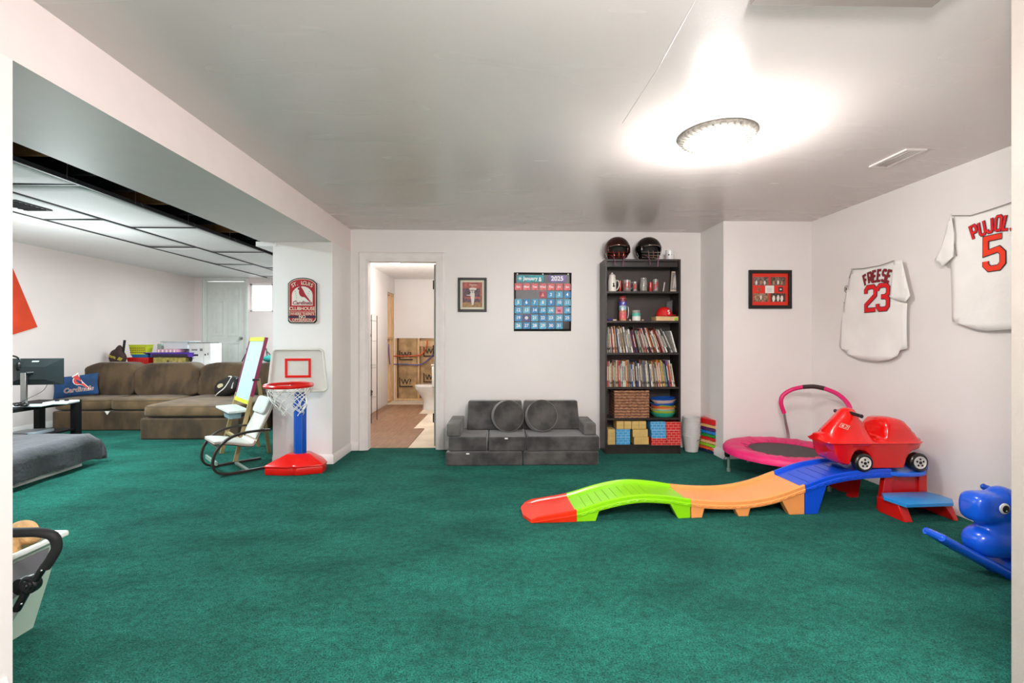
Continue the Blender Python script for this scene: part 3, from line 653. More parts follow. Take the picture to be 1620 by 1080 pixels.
for i, (c_, nm) in enumerate(PLC):
    tilt = .0 if i < 2 else [0,0,.03,-.03,.06,.10,-.06,-.04,-.07][i]
    b = B(); r_ = .116-.003*(i % 3); hh = .045
    b.lathe([(.001,0),(r_*.72,0),(r_*.9,hh*.55),(r_,hh),(r_-.003,hh+.001),(r_*.88,hh*.6),(r_*.7,.004),(.001,.004)], 36, (0,0,0), 1.2, 1)
    zz = z1+.001+[0,.022,.036,.052,.066,.085,.108,.138,.152][i]
    o = obj('plastic_bowl', b, mat('bowl_'+nm, c_, .35), None, loc=(px_+.004*math.sin(i*2), BY0+.125, zz), rot=(0.0 if i < 5 else .03, tilt, 0))
    tag(o, '%s shallow plastic bowl, number %s from the bottom of the bowl stack' % (nm, ['one','two','three','four','five','six','seven','eight','nine'][i]), 'bowl', 'stacked bowls on the shelf')
# ---- bottom shelf: cardboard bricks
z0 = SH[0]+.001
CB = mat('block_tan', '#cfae68', .65, var=.08, vs=10); CBL = mat('block_blue', '#3f9ad0', .5, var=.1, vs=30); CR = mat('block_red', '#cf1a16', .5, var=.08, vs=30); JT = mat('block_joint', '#b7d8e4', .6); JTR = mat('block_joint_pink', '#e9b9ae', .6)
def block(px0, px1, py0, py1, kind, l, y=.012, dp=.15):
    Y = BY0+y; a = onY(px0, py1, Y); c2 = onY(px1, py0, Y); w_ = c2.x-a.x; h = c2.z-a.z
    t = thing('cardboard_block', l, 'toy block', (a.x, Y, a.z), 0, 'cardboard blocks on the bottom shelf')
    b = B(); b.box(.0005, w_-.0005, 0, dp, 0.0005, h-.0005); obj('box', b, {'t': CB, 'b': CBL, 'r': CR}[kind], t, bevel=.0015)
    if kind != 't':
        k = B(); n = 3 if h > .06 else 2
        rows = max(2, round(h/.026)); cols = max(2, round(w_/.045))
        for r_ in range(rows+1): k.box(0.001, w_-.001, -.0012, 0, min(h-.003, max(0, r_*h/rows-.0012)), min(h, r_*h/rows+.0014))
        for r_ in range(rows):
            for q in range(cols+1):
                x = (q+(.5 if r_ % 2 else 0))*w_/cols
                if x < w_-.002: k.box(x, x+.0022, -.0012, 0, r_*h/rows, (r_+1)*h/rows)
        obj('printed_joints', k, JT if kind == 'b' else JTR, t)
    else:
        k = B(); k.box(w_*.49, w_*.5, -.0008, 0, 0, h) if w_ > .1 else k.box(0.002, w_-.002, -.0008, 0, h*.48, h*.5); obj('fold_line', k, mat('tan_line', '#a98a4c', .7), t)
F_ = 703.2
block(961.5, 973.5, 691, F_, 't', 'tan cardboard block at the bottom left corner of the shelf')
block(961.5, 973.5, 679, 691, 't', 'tan cardboard block on top of the bottom left corner block')
block(974.8, 997, 691, F_, 'b', 'blue brick print block, lower of the left blue pair')
block(974.8, 997, 679, 691, 'b', 'blue brick print block, upper of the left blue pair')
block(1003, 1026.5, 691, F_, 't', 'wide tan block, lower of the pair in the middle of the shelf')
block(1001, 1025, 679, 691, 't', 'wide tan block, upper of the pair in the middle of the shelf')
for i, px in enumerate((975.5, 987.5, 999.5, 1011)):
    block(px, px+11.3, 666, 678.5, 't', ['leftmost','second from left','third from left','rightmost'][i]+' of the four small tan blocks in the top row', y=.02)
block(1031, 1054, 693, F_+.8, 'r', 'red brick print block under the right blue blocks', y=.0)
block(1031, 1054, 680, 692.8, 'b', 'blue brick print block, lower of the right blue pair', y=.0)
block(1029.5, 1053, 667, 679.8, 'b', 'blue brick print block, upper of the right blue pair', y=.0)
block(1054.6, 1077.2, 680.2, F_+.8, 'r', 'large red brick print block at the bottom right corner', y=-.004)
block(1053.6, 1076.5, 667.5, 680, 'r', 'red brick print block on the large red corner block', y=-.004)
# ---- beside bookcase: bucket stack, foam steps
c_ = onZ(1092, 712, 0); t = thing('bucket_stack', 'nested stack of white plastic buckets beside the bookcase', 'buckets', (c_.x, 5.06, 0))
WP = mat('bucket_white', '#d6d3d1', .45)
for i in range(11):
    zz = i*.0195; b = B(); r0, r1, h = .068, .092, .17
    b.lathe([(.001,zz),(r0,zz),(r1,zz+h),(r1+.004,zz+h),(r1+.004,zz+h+.006),(r1-.002,zz+h+.006),(r0-.002,zz+.004),(.001,zz+.003)], 32); obj('bucket', b, WP, t)
b = B(); b.tube([(.02,-.078,.12),(.045,-.083,.135),(.08,-.07,.14)], .003, 6); obj('wire_handle', b, BLKM, t)
pA = onZ(1106, 713, 0); pB = onZ(1136, 722, 0); dv = (pB-pA); ang = math.atan2(dv.y, dv.x); L_ = dv.length+.02
RB = [('#1b2746','navy'),('#e5552a','orange'),('#8cc424','lime'),('#e7b478','peach'),('#d81a1a','scarlet'),('#1f8f35','green'),('#2276c4','blue'),('#4d1c5c','purple'),('#e3b070','tan'),('#d3151a','red')]
zz = 0; BLn = [.034]*10
for i, (c_, nm) in enumerate(RB):
    h = .034 if i < 9 else .062
    t = thing('building_plate', nm + ' studded toy building slab in the rainbow stack, ' + ['bottom','second from bottom','third from bottom','fourth from bottom','fifth from bottom','sixth from bottom','fourth from top','third from top','second from top','top'][i]+' one', 'toy block', (pA.x+.005, pA.y+.06, zz), ang, 'rainbow slab stack beside the buckets')
    m_ = mat('slab_'+nm, c_, .3); x1 = L_-.03
    b = B(); b.box(0, x1*.62, 0, .11, .0005, h-.006); b.box(x1*.62+.001, x1, .0, .11, .0005, h-.006); obj('slab', b, m_, t, bevel=.003)
    if i < 9:
        q = B()
        for k in range(5):
            for j in range(2): q.cyl((.014+k*.03*x1/.2, .014+j*.04, h-.006), (.014+k*.03*x1/.2, .014+j*.04, h-.0005), .007, 8)
        obj('studs', q, mat('stud_'+nm, tuple(min(1, v*.7+.3) for v in [int(c_[a:a+2], 16)/255 for a in (1,3,5)]), .3), t)
    zz += h
# ================================================================== LEFT SIDE OBJECTS
RED = mat('toy_red', '#e01208', .28, coat=.3); BLUE = mat('toy_blue', '#0b4fb4', .3, coat=.2); OFFW = mat('toy_offwhite', '#e4dfd8', .35)
# ---- toddler basketball hoop
t = thing('basketball_hoop', 'toddler basketball hoop with blue post and red base in front of the pillar', 'basketball hoop', (-1.885, 4.37, 0), .06)
def base_ring(s, z, fy=0):
    return [(x*s, y*s+fy, z) for x, y in ((-.25,-.02),(-.25,-.13),(-.04,-.165),(.0,-.15),(.04,-.165),(.245,-.10),(.25,.0),(.16,.17),(-.14,.17))]
b = B(); b.loft([base_ring(.98,0), base_ring(1.0,.012), base_ring(1.0,.062), base_ring(.985,.068)]); b.loft([base_ring(1.02,.068), base_ring(1.025,.08), base_ring(.96,.092), base_ring(.45,.155,.03), base_ring(.4,.16,.03)])
obj('base', b, RED, t, bevel=.004, seg=2, smooth=30)
b = B(); b.lathe([(.06,0),(.058,.0),(.058,.46),(.05,.47),(.05,.70),(.001,.70)], 6, (0,.03,.15), 1, .8); obj('post', b, BLUE, t, bevel=.004)
b = B(); b.lathe([(.061,.435),(.064,.44),(.064,.47),(.061,.475)], 6, (0,.03,.15), 1, .8); obj('post_collar', b, BLUE, t, bevel=.002)
def bb_out(s, dz=0):
    P = []
    for cx, cz, a0 in ((-.225,.775,180),(.225,.775,270),(.19,1.09,0),(-.19,1.09,90)):
        P += [(cx*s+math.cos(math.radians(a0+k*22.5))*.035*1, (cz-.93)*s+.93+math.sin(math.radians(a0+k*22.5))*.035) for k in range(5)]
    return P
bbp = thing
yb_ = -.02
b = B(); b.at(T(0, yb_, 0)); b.poly(bb_out(1), .02); BBm = mat('backboard_white', '#d8d3cd', .3, trans=0); o_bb = obj('backboard', b, BBm, t, bevel=.004)
b = B(); b.tube([(x, yb_-.004, z) for x, z in bb_out(1)], .012, 6, closed=True); obj('backboard_rim', b, OFFW, t)
b = B(); b.at(T(0, yb_-.001, 0)); ribbon(b, [(-.105,.875),(.105,.875),(.105,1.03),(-.105,1.03)], .022, 0, closed=True); b2 = B(); b2.at(T(0, yb_-.006, 0))
for q in ((-.116,.116,.864,.886),(-.116,.116,1.019,1.041),(-.116,-.094,.886,1.019),(.094,.116,.886,1.019)): b2.box(q[0],q[1],0,.006,q[2],q[3])
obj('target_square', b2, RED, t, bevel=.002)
zr = .815; cy = -.235; rr = .192
b = B(); n = 40
prof = [(-.016,.012),(-.01,-.014),(.006,-.016),(.014,0),(.006,.014)]
b.loft([[((rr+p[0])*math.cos(2*PI*k/n), cy+(rr+p[0])*math.sin(2*PI*k/n), zr+p[1]) for p in prof] for k in range(n)], False, True)
b.box(-.07, .07, cy+rr-.01, yb_, zr-.018, zr+.014); b.box(-.07, .07, -.045, yb_, zr-.018, zr+.006); obj('rim', b, RED, t, bevel=.002)
b = B(); NR = 6; nn = 10
for s in (1, -1):
    for k in range(nn):
        pts = []
        for j in range(NR*3+1):
            v = j/(NR*3); a = 2*PI*(k/nn)+s*v*PI*.62; r_ = .178-.085*v+.012*math.sin(v*9+k); pts.append((r_*math.cos(a)+.015*v*v*2, cy+r_*math.sin(a), zr-.015-.235*v+.012*math.sin(k*2.4)*v))
        b.tube(pts, .0034, 5)
obj('net', b, mat('net_white', '#efece6', .6), t)
# ---- child's bentwood chair
ch = thing('kid_lounge_chair', 'child-size bentwood lounge chair with pale padded cushion beside the hoop', 'chair', (-2.50, 4.47, 0), -.80)
DKW = mat('dark_bent_wood', '#2a1f1b', .4, var=.2); CUSH = mat('cushion_pale', '#cfccc4', .8, var=.06, vs=20, bump=.1, bs=200); CUSHP = mat('cushion_edge', '#c9b3a4', .8)
for s in (-1, 1):
    x = s*.2
    # local: -y is the front
    pts = smoothpts([(x,.26,.012),(x,.0,.012),(x,-.14,.014),(x,-.225,.05),(x,-.25,.13),(x,-.22,.235),(x,-.13,.325),(x,.0,.362),(x,.15,.365),(x,.22,.36)], 6)
    b = B(); b.loft([[(p.x-.017,p.y+ny*k,p.z+nz*k) for k in (0,)] for p in pts for ny, nz in ((0,0),)][:0] or [[Vector((-.018+x,0,0))]*3]*0 or [[(0,0,0)]*3, [(0,0,0)]*3], False) if False else None
    rings = []
    for i, p in enumerate(pts):
        a = pts[max(0,i-1)]; c_ = pts[min(len(pts)-1,i+1)]; d_ = (c_-a).normalized(); nrm = Vector((0,-d_.z,d_.y))*.0095
        rings.append([p+Vector((-.017,0,0))-nrm, p+Vector((.017,0,0))-nrm, p+Vector((.017,0,0))+nrm, p+Vector((-.017,0,0))+nrm])
    b = B(); b.loft(rings); obj('side_frame', b, DKW, ch, smooth=40)
b = B(); b.box(-.19,.19,.02,.05,.0,.018); b.box(-.19,.19,-.225,-.21,.1,.135); obj('cross_bar', b, mat('pale_bar', '#8fa89a', .5), ch, bevel=.002)
sp = smoothpts([(0,-.235,.285),(0,-.1,.262),(0,.045,.222),(0,.10,.235),(0,.15,.34),(0,.21,.46),(0,.285,.62)], 6)
def pad(zoff, th, w_, i0, i1):
    rings = []
    P = sp[i0:i1]
    for i, p in enumerate(P):
        a = P[max(0,i-1)]; c_ = P[min(len(P)-1,i+1)]; d_ = (c_-a).normalized(); nr = Vector((0,-d_.z,d_.y)); 
        e = min(1, .45+min(i, len(P)-1-i)*.3)
        q = p+nr*zoff
        rings.append([q+Vector((x_*w_, 0, 0))+nr*(z_*th*e) for x_, z_ in ((-1,-.3),(-.93,-1),(.93,-1),(1,-.3),(1,.3),(.93,.9),(.3,1.1),(-.3,1.1),(-.93,.9),(-1,.3))])
    return rings
b = B(); b.loft(pad(0,.006,.165,0,len(sp))); obj('seat_frame', b, DKW, ch, smooth=60)
b = B(); b.loft(pad(.022,.014,.168,0,21)); obj('seat_pad', b, CUSH, ch, smooth=60)
b = B(); b.loft(pad(.022,.014,.168,21,len(sp))); obj('back_pad', b, CUSH, ch, smooth=60)
b = B(); b.loft(pad(.006,.004,.172,0,len(sp))); obj('pad_piping', b, CUSHP, ch, smooth=60)
b = B(); b.at(T(0,.245,.565) @ R(.42,'X').inverted()); b.sup((0,-.02,.0), (.165,.038,.085), .3, .35, 24, 14); obj('head_cushion', b, mat('cushion_head', '#c2c5bf', .8, var=.05), ch)
b = B(); b.cyl((-.185,.16,.345),(.185,.16,.345),.008,8); b.cyl((-.185,-.2,.25),(.185,-.2,.25),.008,8); obj('dowel', b, METAL, ch)
# ---- easel
e = thing('art_easel', 'wooden kids easel with a pale blue board and purple side rails behind the small chair', 'easel', (0,0,0))
EW = mat('easel_wood', '#a68f62', .5, var=.15, vs=8); PUR = mat('easel_maroon', '#8a1f4a', .35); YLW = mat('easel_yellow', '#c9c92a', .4); BRD = mat('board_blue', '#bcd9e6', .25)
A0 = Vector((-2.62,4.63,0)); Bq = Vector((-2.99,5.04,0)); bk = Vector((.70,.66,0)); H_ = 1.235; lean = .30
At = A0+bk*lean+Vector((0,0,H_)); Bt = Bq+bk*lean+Vector((0,0,H_)); wdir = (Bq-A0).normalized(); nf = Vector((-bk.x,-bk.y,0)).normalized()
LA = lambda t_: A0+(At-A0)*t_; LB = lambda t_: Bq+(Bt-Bq)*t_
b = B(); b.bar(LA(0), LA(.52), .022, .035, nf); obj('leg', b, EW, e); b = B(); b.bar(LB(0), LB(.52), .022, .035, nf); obj('leg', b, EW, e)
for L3 in (LA, LB):
    b = B(); b.bar(L3(.46), L3(1), .018, .03, nf); obj('side_rail', b, PUR, e)
n2 = (At-A0).cross(Bq-A0).normalized(); n2 = n2 if n2.dot(nf) > 0 else -n2
def quad(L0, L1, ta, tb, off, th, ins=.012):
    b = B(); v = wdir*ins
    a, c_, d_, f_ = L0(ta)+v, L1(ta)-v, L1(tb)-v, L0(tb)+v
    b.loft([[a+n2*off, c_+n2*off, d_+n2*off, f_+n2*off], [a+n2*(off+th), c_+n2*(off+th), d_+n2*(off+th), f_+n2*(off+th)]]); return b
obj('whiteboard', quad(LA, LB, .46, .985, .0, .008), BRD, e)
obj('top_rail', quad(LA, LB, .965, 1.0, .008, .008), YLW, e, bevel=.001); obj('bottom_rail', quad(LA, LB, .455, .485, .008, .008), YLW, e, bevel=.001)
b = B(); tr0 = LA(.40)+nf*.0; tr1 = LB(.40); 
b.loft([[tr0-nf*.02, tr1-nf*.02, tr1+nf*.17, tr0+nf*.17], [p+Vector((0,0,.022)) for p in (tr0-nf*.02, tr1-nf*.02, tr1+nf*.17, tr0+nf*.17)]]); obj('tray', b, mat('tray_white', '#cfd6d2', .4), e, bevel=.004)
b = B(); m0 = tr0*.75+tr1*.25+nf*.08; m1 = tr0*.35+tr1*.65+nf*.08; dn = Vector((0,0,-.075)); b.loft([[m0-nf*.05+dn, m1-nf*.05+dn, m1+nf*.05+dn, m0+nf*.05+dn], [p+Vector((0,0,-.001)) for p in (m0-nf*.06, m1-nf*.06, m1+nf*.06, m0+nf*.06)]]); obj('paint_tub', b, mat('tub_aqua', '#a9cfd8', .2, trans=.3), e)
for L3, d_ in ((LA, Vector((0,0,0))), (LB, Bq-A0)):
    top = L3(.66)-nf*.02; foot = Vector((-2.50,5.07,0))+d_*.72
    b = B(); b.bar(top, foot, .022, .034, nf); obj('rear_leg', b, EW, e)
b = B(); b.bar(LA(.18), LB(.18), .02, .03, nf); b2 = B(); b2.bar(Vector((-2.495,5.03,.24)), Vector((-2.77,5.33,.24)), .02, .03, nf); obj('cross_bar', b, EW, e); obj('cross_bar', b2, EW, e)
b = B(); b.cyl(LA(.655)-nf*.03, LA(.655)+nf*.03, .012, 10); obj('hinge_knob', b, BLACK, e)
# ---- sectional sofa
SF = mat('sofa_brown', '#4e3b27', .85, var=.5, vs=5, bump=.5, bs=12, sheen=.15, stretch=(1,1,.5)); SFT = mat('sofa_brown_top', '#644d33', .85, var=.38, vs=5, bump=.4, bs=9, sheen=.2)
s = thing('sectional_sofa', 'long brown sectional sofa with chaise along the far left of the room', 'sofa', (-4.6, 6.6, 0))
def L2(x, y, z): return (x+4.6, y-6.6, z)
def sbox(nm, x0, x1, y0, y1, z0, z1, m=SF, bev=.02):
    b = B(); b.box(x0+4.6, x1+4.6, y0-6.6, y1-6.6, z0, z1); return obj(nm, b, m, s, bevel=bev, seg=3)
sbox('base', -5.98, -4.41, 6.33, 7.3, .0, .258); sbox('chaise_base', -4.39, -3.2, 5.75, 7.3, 0, .258)
sbox('backrest', -5.98, -3.2, 7.04, 7.36, .26, .80, bev=.05)
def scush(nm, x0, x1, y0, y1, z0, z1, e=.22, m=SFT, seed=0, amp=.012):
    c_ = ((x0+x1)/2+4.6, (y0+y1)/2-6.6, (z0+z1)/2); d_ = ((x1-x0)/2, (y1-y0)/2, (z1-z0)/2)
    def fn(p, q):
        w_ = noise.noise(Vector((q.x*3+seed, q.y*3, q.z*2)))*amp+noise.noise(Vector((q.x*9+seed, q.y*9, q.z*5)))*amp*.5
        return q*(1+w_/.4) if amp > .015 else q+Vector((0,0,w_*(p.z > 0)))
    b = B(); b.sup(c_, d_, e, e*1.5, 48, 20, fn); o = obj(nm, b, m, s, smooth=70)
    q = B(); P = lambda v, k: math.copysign(abs(v)**k, v)
    q.tube([(c_[0]+d_[0]*.985*P(math.cos(a),e), c_[1]+d_[1]*.985*P(math.sin(a),e), c_[2]+d_[2]*.62) for a in [2*PI*k/60 for k in range(60)]], .006, 5, closed=True); obj('piping', q, mat('sofa_piping', '#4e4234', .8), o)
    return o
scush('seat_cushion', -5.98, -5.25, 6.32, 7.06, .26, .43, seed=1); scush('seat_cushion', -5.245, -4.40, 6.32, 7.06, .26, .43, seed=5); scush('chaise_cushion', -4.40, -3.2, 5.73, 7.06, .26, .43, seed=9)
def bcush(x0, x1, sd, tl=0):
    w2_ = (x1-x0)/2; 
    def fn(p, q):
        sag = -.06*(abs(p.x) > .0)*abs(p.x)**4*(p.z > 0)
        wr = .035*noise.noise(Vector((q.x*4+sd, q.z*7, 1)))+.02*noise.noise(Vector((q.x*14+sd, q.z*5, 2)))+.02*math.sin(q.x*30+6*q.z+sd)*max(0, p.z)*abs(p.x)
        return Vector((q.x+.02*math.sin(q.z*8+sd), q.y+wr-.25*q.z*-.9, q.z+sag+.012*noise.noise(Vector((q.x*6, sd, q.z*3)))))
    b = B(); b.sup((0,0,0), (w2_, .135, .235), .2, .27, 60, 30, fn)
    o = obj('back_cushion', b, SF, s, ((x0+x1)/2+4.6, 6.90-6.6, .645), smooth=75)
    q = B(); P = lambda v, k: math.copysign(abs(v)**k, v); pts = []
    for k in range(56):
        a = 2*PI*k/56; px_, pz_ = P(math.cos(a), .27), P(math.sin(a), .27); v = fn(Vector((px_*.0+px_, 0, pz_)), Vector((px_*w2_*.985, 0, pz_*.228))); pts.append((v.x, v.y-.02, v.z))
    q.tube(pts, .007, 5, closed=True); obj('piping', q, mat('sofa_piping', '#4e4234', .8), o); return o
bcush(-6.0, -5.24, 1.3); bcush(-5.25, -4.33, 4.1); bcush(-4.37, -3.55, 7.7); bcush(-3.58, -3.16, 2.2)
b = B(); b.at(T(-5.245+4.6, 6.315-6.6, .262)); b.poly([(-.035,0),(.035,0),(0,-.05)], .004); obj('lining_tab', b, PAPER, s)
b = B(); b.sup((-3.03+4.6, 6.9-6.6, .30), (.16, .42, .30), .3, .3, 32, 18); obj('armrest', b, mat('arm_olive', '#5d604a', .85, var=.2, vs=4), s)
# bird emblem helpers
BIRD = [(-.30,.30),(-.26,.38),(-.18,.42),(-.10,.50),(-.08,.40),(-.02,.32),(.05,.20),(.12,.05),(.22,-.10),(.34,-.26),(.42,-.36),(.36,-.40),(.24,-.28),(.14,-.18),(.06,-.14),(-.04,-.14),(-.14,-.08),(-.20,.02),(-.22,.14),(-.20,.24)]
def bird(b, k, x, z, y, flip=1): b.at(b.M @ T(x, y, z)); b.poly([(p[0]*k*flip, p[1]*k) for p in BIRD], .0008)
# ---- blue pillow
t = thing('bird_pillow', 'navy blue pillow with red bird emblem at the left end of the brown sofa', 'pillow', (0,0,0))
pc = onY(129, 604, 6.60); t.location = (pc.x, 6.52, .43); t.rotation_euler = (-.22, -.12, .30)
PW, PH = .255, .15
def pil(p, q): return q
def pillow(nm, par, w2_, h2, th, m, n=22):
    b = B()
    def f(sg): return lambda u, v: ((2*u-1)*w2_*(1-.05*math.sin(PI*v)), sg*th*(max(0,math.sin(PI*u))**.55)*(max(0,math.sin(PI*v))**.55)+0, h2+(2*v-1)*h2*(1-.05*math.sin(PI*u)))
    b.grid(f(-1), n, n); b.grid(f(1), n, n); return obj(nm, b, m, par, fix=False, smooth=80)
pillow('pillow_body', t, PW, PH, .075, mat('pillow_navy', '#123a66', .8, var=.3, vs=8))
def surf(x, z): u = (x/PW+1)/2; v = z/(2*PH); return -.075*(max(0.01,math.sin(PI*u))**.55)*(max(0.01,math.sin(PI*v))**.55)-.003
def drape(b, dy=0):
    b.v = [Vector((p.x, surf(p.x, p.z)+p.y-dy, p.z)) for p in b.v]; return b
b = B(); b.poly([(.06+p[0]*.26*1.15, .185+p[1]*.26*1.15) for p in BIRD], .0005); obj('emblem_outline', drape(b), PAPER, t)
b = B(); b.poly([(.06+p[0]*.25, .185+p[1]*.25) for p in BIRD], .0005); obj('bird_emblem', drape(b, .002), mat('bird_red', '#c9423a', .7), t)
b = B(); b.text('Cardinals', .085, .045, .085, shear=.25, bold=.035); obj('script_outline', drape(b), PAPER, t, fix=False)
b = B(); b.text('Cardinals', .085, .045, .085, shear=.25, bold=.008); obj('script_text', drape(b, .002), mat('script_red', '#8a3a3e', .7), t, fix=False)
# ---- black pillow w white piping
pc = onY(366, 604, 6.55); t = thing('black_pillow', 'black oval pillow with white curved piping on the chaise', 'pillow', (pc.x-.02, 6.52, .44), -.2, rot=(-.25,-.35,-.25))
b = B(); b.sup((0,0,.13), (.21,.09,.13), .8, .8, 30, 18); obj('pillow_body', b, mat('pillow_black', '#17110f', .7, var=.3), t)
b = B(); P4 = smoothpts([(-.19,-.03,.06),(-.08,-.085,.055),(.03,-.09,.085),(.10,-.08,.15),(.13,-.055,.22),(.08,-.05,.245)], 6); b.tube(P4, .008, 6)
b2 = B(); b2.tube(smoothpts([(.13,-.065,.05),(.16,-.06,.12),(.19,-.03,.18)], 6), .008, 6); obj('white_piping', b, PAPER, t); obj('white_piping', b2, PAPER, t)
b = B(); b.at(T(-.03,-.096,.14) @ R(.3,'X')); b.poly(arc(0,0,.05,.028,20,380,16)[:-1], .004); obj('cream_emblem', b, mat('cream_cloth', '#cdbf97', .7), t)
# ---- table behind the sofa with stored things
TB = .80
tb = thing('folding_table', 'white table behind the brown sofa carrying baskets and bins', 'table', (-4.9, 7.85, 0))
b = B(); b.box(-1.3, .95, -.44, .38, TB-.03, TB); obj('tabletop', b, WHITE, tb, bevel=.004)
for x in (-1.2, .9):
    for y in (-.33, .33): b = B(); b.cyl((x,y,0),(x,y,TB-.03), .016, 10); obj('leg', b, METAL, tb)
def tY(px, py=560, Y=7.65): return onY(px, py, Y)
z = TB+.001
def tbin(name, label, px0, px1, py0, py1, m, cat, Y=7.62, dp=.26, flare=.9, slots=True, rim=None, grp=None, lift=0):
    a = onY(px0, py1, Y); c_ = onY(px1, py0, Y); w2_ = (c_.x-a.x)/2; h = c_.z-a.z; z0_ = a.z+lift
    t = thing(name, label, cat, ((a.x+c_.x)/2, Y+dp/2, z0_), 0, grp); k = flare
    def rg(s, zz, ins=0): return [(sx*(w2_*s-ins), sy*(dp/2*s-ins), zz) for sx, sy in ((-1,-1),(1,-1),(1,1),(-1,1))]
    b = B(); b.loft([rg(k,0), rg(1,h)], False); b.loft([rg(k,.004,.004), rg(1,h,.004)], False); b.loft([rg(k,0), rg(k,.002)]); obj('bin_body', b, m, t, bevel=.002, fix=False)
    b = B(); R4 = rg(1.02, h); 
    for i in range(4): b.bar(R4[i], R4[(i+1) % 4], .012, .012)
    obj('rim', b, rim or m, t)
    if slots:
        b = B(); nx = 9
        for i in range(nx):
            for j in range(3):
                x = -w2_*.82+i*w2_*1.64/(nx-1); zz = h*(.25+.22*j); y = -dp/2*(k+(1-k)*zz/h)
                b.box(x-.008, x+.008, y-.003, y+.002, zz-.007, zz+.007)
        obj('slots', b, mat('slot_shade', '#d8d6a0' if slots == 1 else '#7c1712', .8), t)['kind'] = 'stuff'
    return t
zt = lambda py, Y=7.62: onY(300, py, Y).z
REDB = mat('basket_red', '#c5140f', .4); YEL = mat('basket_yellow', '#bfc81e', .4); CON = mat('container_blue', '#1c6a9c', .4)
dzz = TB+.002-onY(220, 573.5, 7.62).z
tbin('storage_basket', 'red plastic basket, bottom of the stack behind the sofa', 200.5, 235, 562.2, 573.5, REDB, 'basket', dp=.16, slots=2, lift=dzz)
tbin('food_container', 'flat blue container between the red and the yellow basket', 207.5, 234, 557.4, 562.0, CON, 'container', slots=0, lift=dzz)
tbin('storage_basket', 'yellow green slotted basket on top of the blue container', 203.5, 231, 542, 557.2, YEL, 'basket', dp=.16, slots=1, lift=dzz, flare=.84)
bk_ = mat('cloth_brown', '#3a2420', .8, var=.2)
pc = tY(189, 573); t = thing('cloth_bag', 'dark brown cloth bag with yellow script leaning left of the baskets', 'bag', (onY(188, 573, 7.5).x, 7.50, TB+.002), .1)
b = B(); b.at(R(-.12,'Y')); b.sup((0,0,.13), (.11,.07,.13), .7, .7, 26, 16, lambda p, q: Vector((q.x*(1-.0*p.z)*(1.1-.35*abs(p.z+.1)), q.y, q.z))); b.sup((.03,0,.24), (.06,.045,.08), .9, .9, 18, 10, lambda p, q: Vector((q.x*(1-.5*p.z)+.02*p.z, q.y, q.z))); obj('bag_body', b, bk_, t, remesh=.008)
b = B(); b.text('Mrs. Glo', .075, -.01, .125, y=-.082, M=R(-.35,'Y') @ R(0,'Z'), bold=.02, shear=.3) if False else b.text('mm. llll', .07, 0, 0, M=T(-.005,-.084,.13) @ R(.35,'Y'), bold=.02, shear=.3); obj('script_text', b, mat('script_yellow', '#cdb93a', .6), t, fix=False)
b = B(); b.bar((.055,0,.14),(.085,.0,.40), .014, .03); obj('strap_post', b, BLKM, t)
tbin('storage_bin', 'whitish storage bin with a grey lid, highest thing behind the sofa', 258, 297, 537.5, 548, mat('bin_grey', '#cfd3d6', .3), 'bin', Y=7.75, slots=0, rim=WHITE, lift=dzz, flare=.94)
t = bpy.data.objects['storage_bin']; b = B(); a = onY(253,536,7.75); c_ = onY(299,536,7.75); w2_ = (c_.x-a.x)/2; hh = onY(0,537.5,7.75).z-onY(0,548,7.75).z
b.box(-w2_, w2_, -.15, .15, hh, hh+.018); obj('lid', b, mat('lid_grey', '#b5babb', .35), t, bevel=.006)
def carton(name, label, px0, px1, py0, py1, m, Y, dp, cat='box', extra=None, rz=0, lift=dzz):
    a = onY(px0, py1, Y); c_ = onY(px1, py0, Y); w_ = c_.x-a.x; h = c_.z-a.z
    t = thing(name, label, cat, (a.x, Y, a.z+lift), rz); b = B(); b.box(0, w_, 0, dp, 0, h); obj('box_body', b, m, t, bevel=.003)
    if extra: extra(t, w_, h)
    return t
def goldx(t, w_, h):
    b = B(); 
    P = []; 
    for i in range(10): a = PI/2+i*PI/5; r_ = (.032 if i % 2 == 0 else .013); P.append((w_*.46+r_*math.cos(a), h*.5+r_*math.sin(a)))
    b.at(T(0,-.002,0)); b.poly(P, .001); obj('star_print', b, mat('star_brown', '#4a2c22', .6), t)
    b = B(); b.at(T(0,-.002,0))
    for x, zz in ((.7,.6),(.62,.4),(.8,.45),(.73,.3)): b.poly(arc(w_*x, h*zz, .012, .012, 0, 360, 6)[:-1], .001)
    obj('dots_print', b, mat('dot_pink', '#cc8f7c', .6), t)['kind'] = 'stuff'
carton('gift_box', 'olive gold patterned box with a dark star right of the red basket', 242.5, 293, 561.5, 574, mat('box_gold', '#a29247', .6, var=.3, vs=20), 7.62, .3, extra=goldx)
carton('white_carton', 'plain white carton behind the purple tray, right of the gold box', 280, 304, 549, 574, PAPER, 7.95, .2, lift=TB+.002-onY(0,574,7.95).z)
t = carton('purple_tray', 'long shallow purple tray resting on the gold box', 238, 302.5, 555, 560.8, mat('tray_purple', '#5a34a8', .4), 7.60, .34, cat='tray')
b = B(); wl = onY(302.5,555,7.6).x-onY(238,555,7.6).x; b.box(.02, wl-.06, -.006, 0, -.0, .045); obj('dark_face', b, mat('tray_dark', '#2c1c2e', .5), t); 
for x in (.0,): b = B(); b.box(-.1, wl+.01, -.02, .35, .058, .07); obj('rim', b, mat('tray_purple', '#5a34a8', .4), t, bevel=.003)
t = carton('game_box', 'pink and white striped box on the purple tray', 248, 279, 548.6, 553.4, mat('box_pink', '#d79aa6', .6), 7.64, .2, cat='box')
wg = onY(279,0,7.64).x-onY(248,0,7.64).x
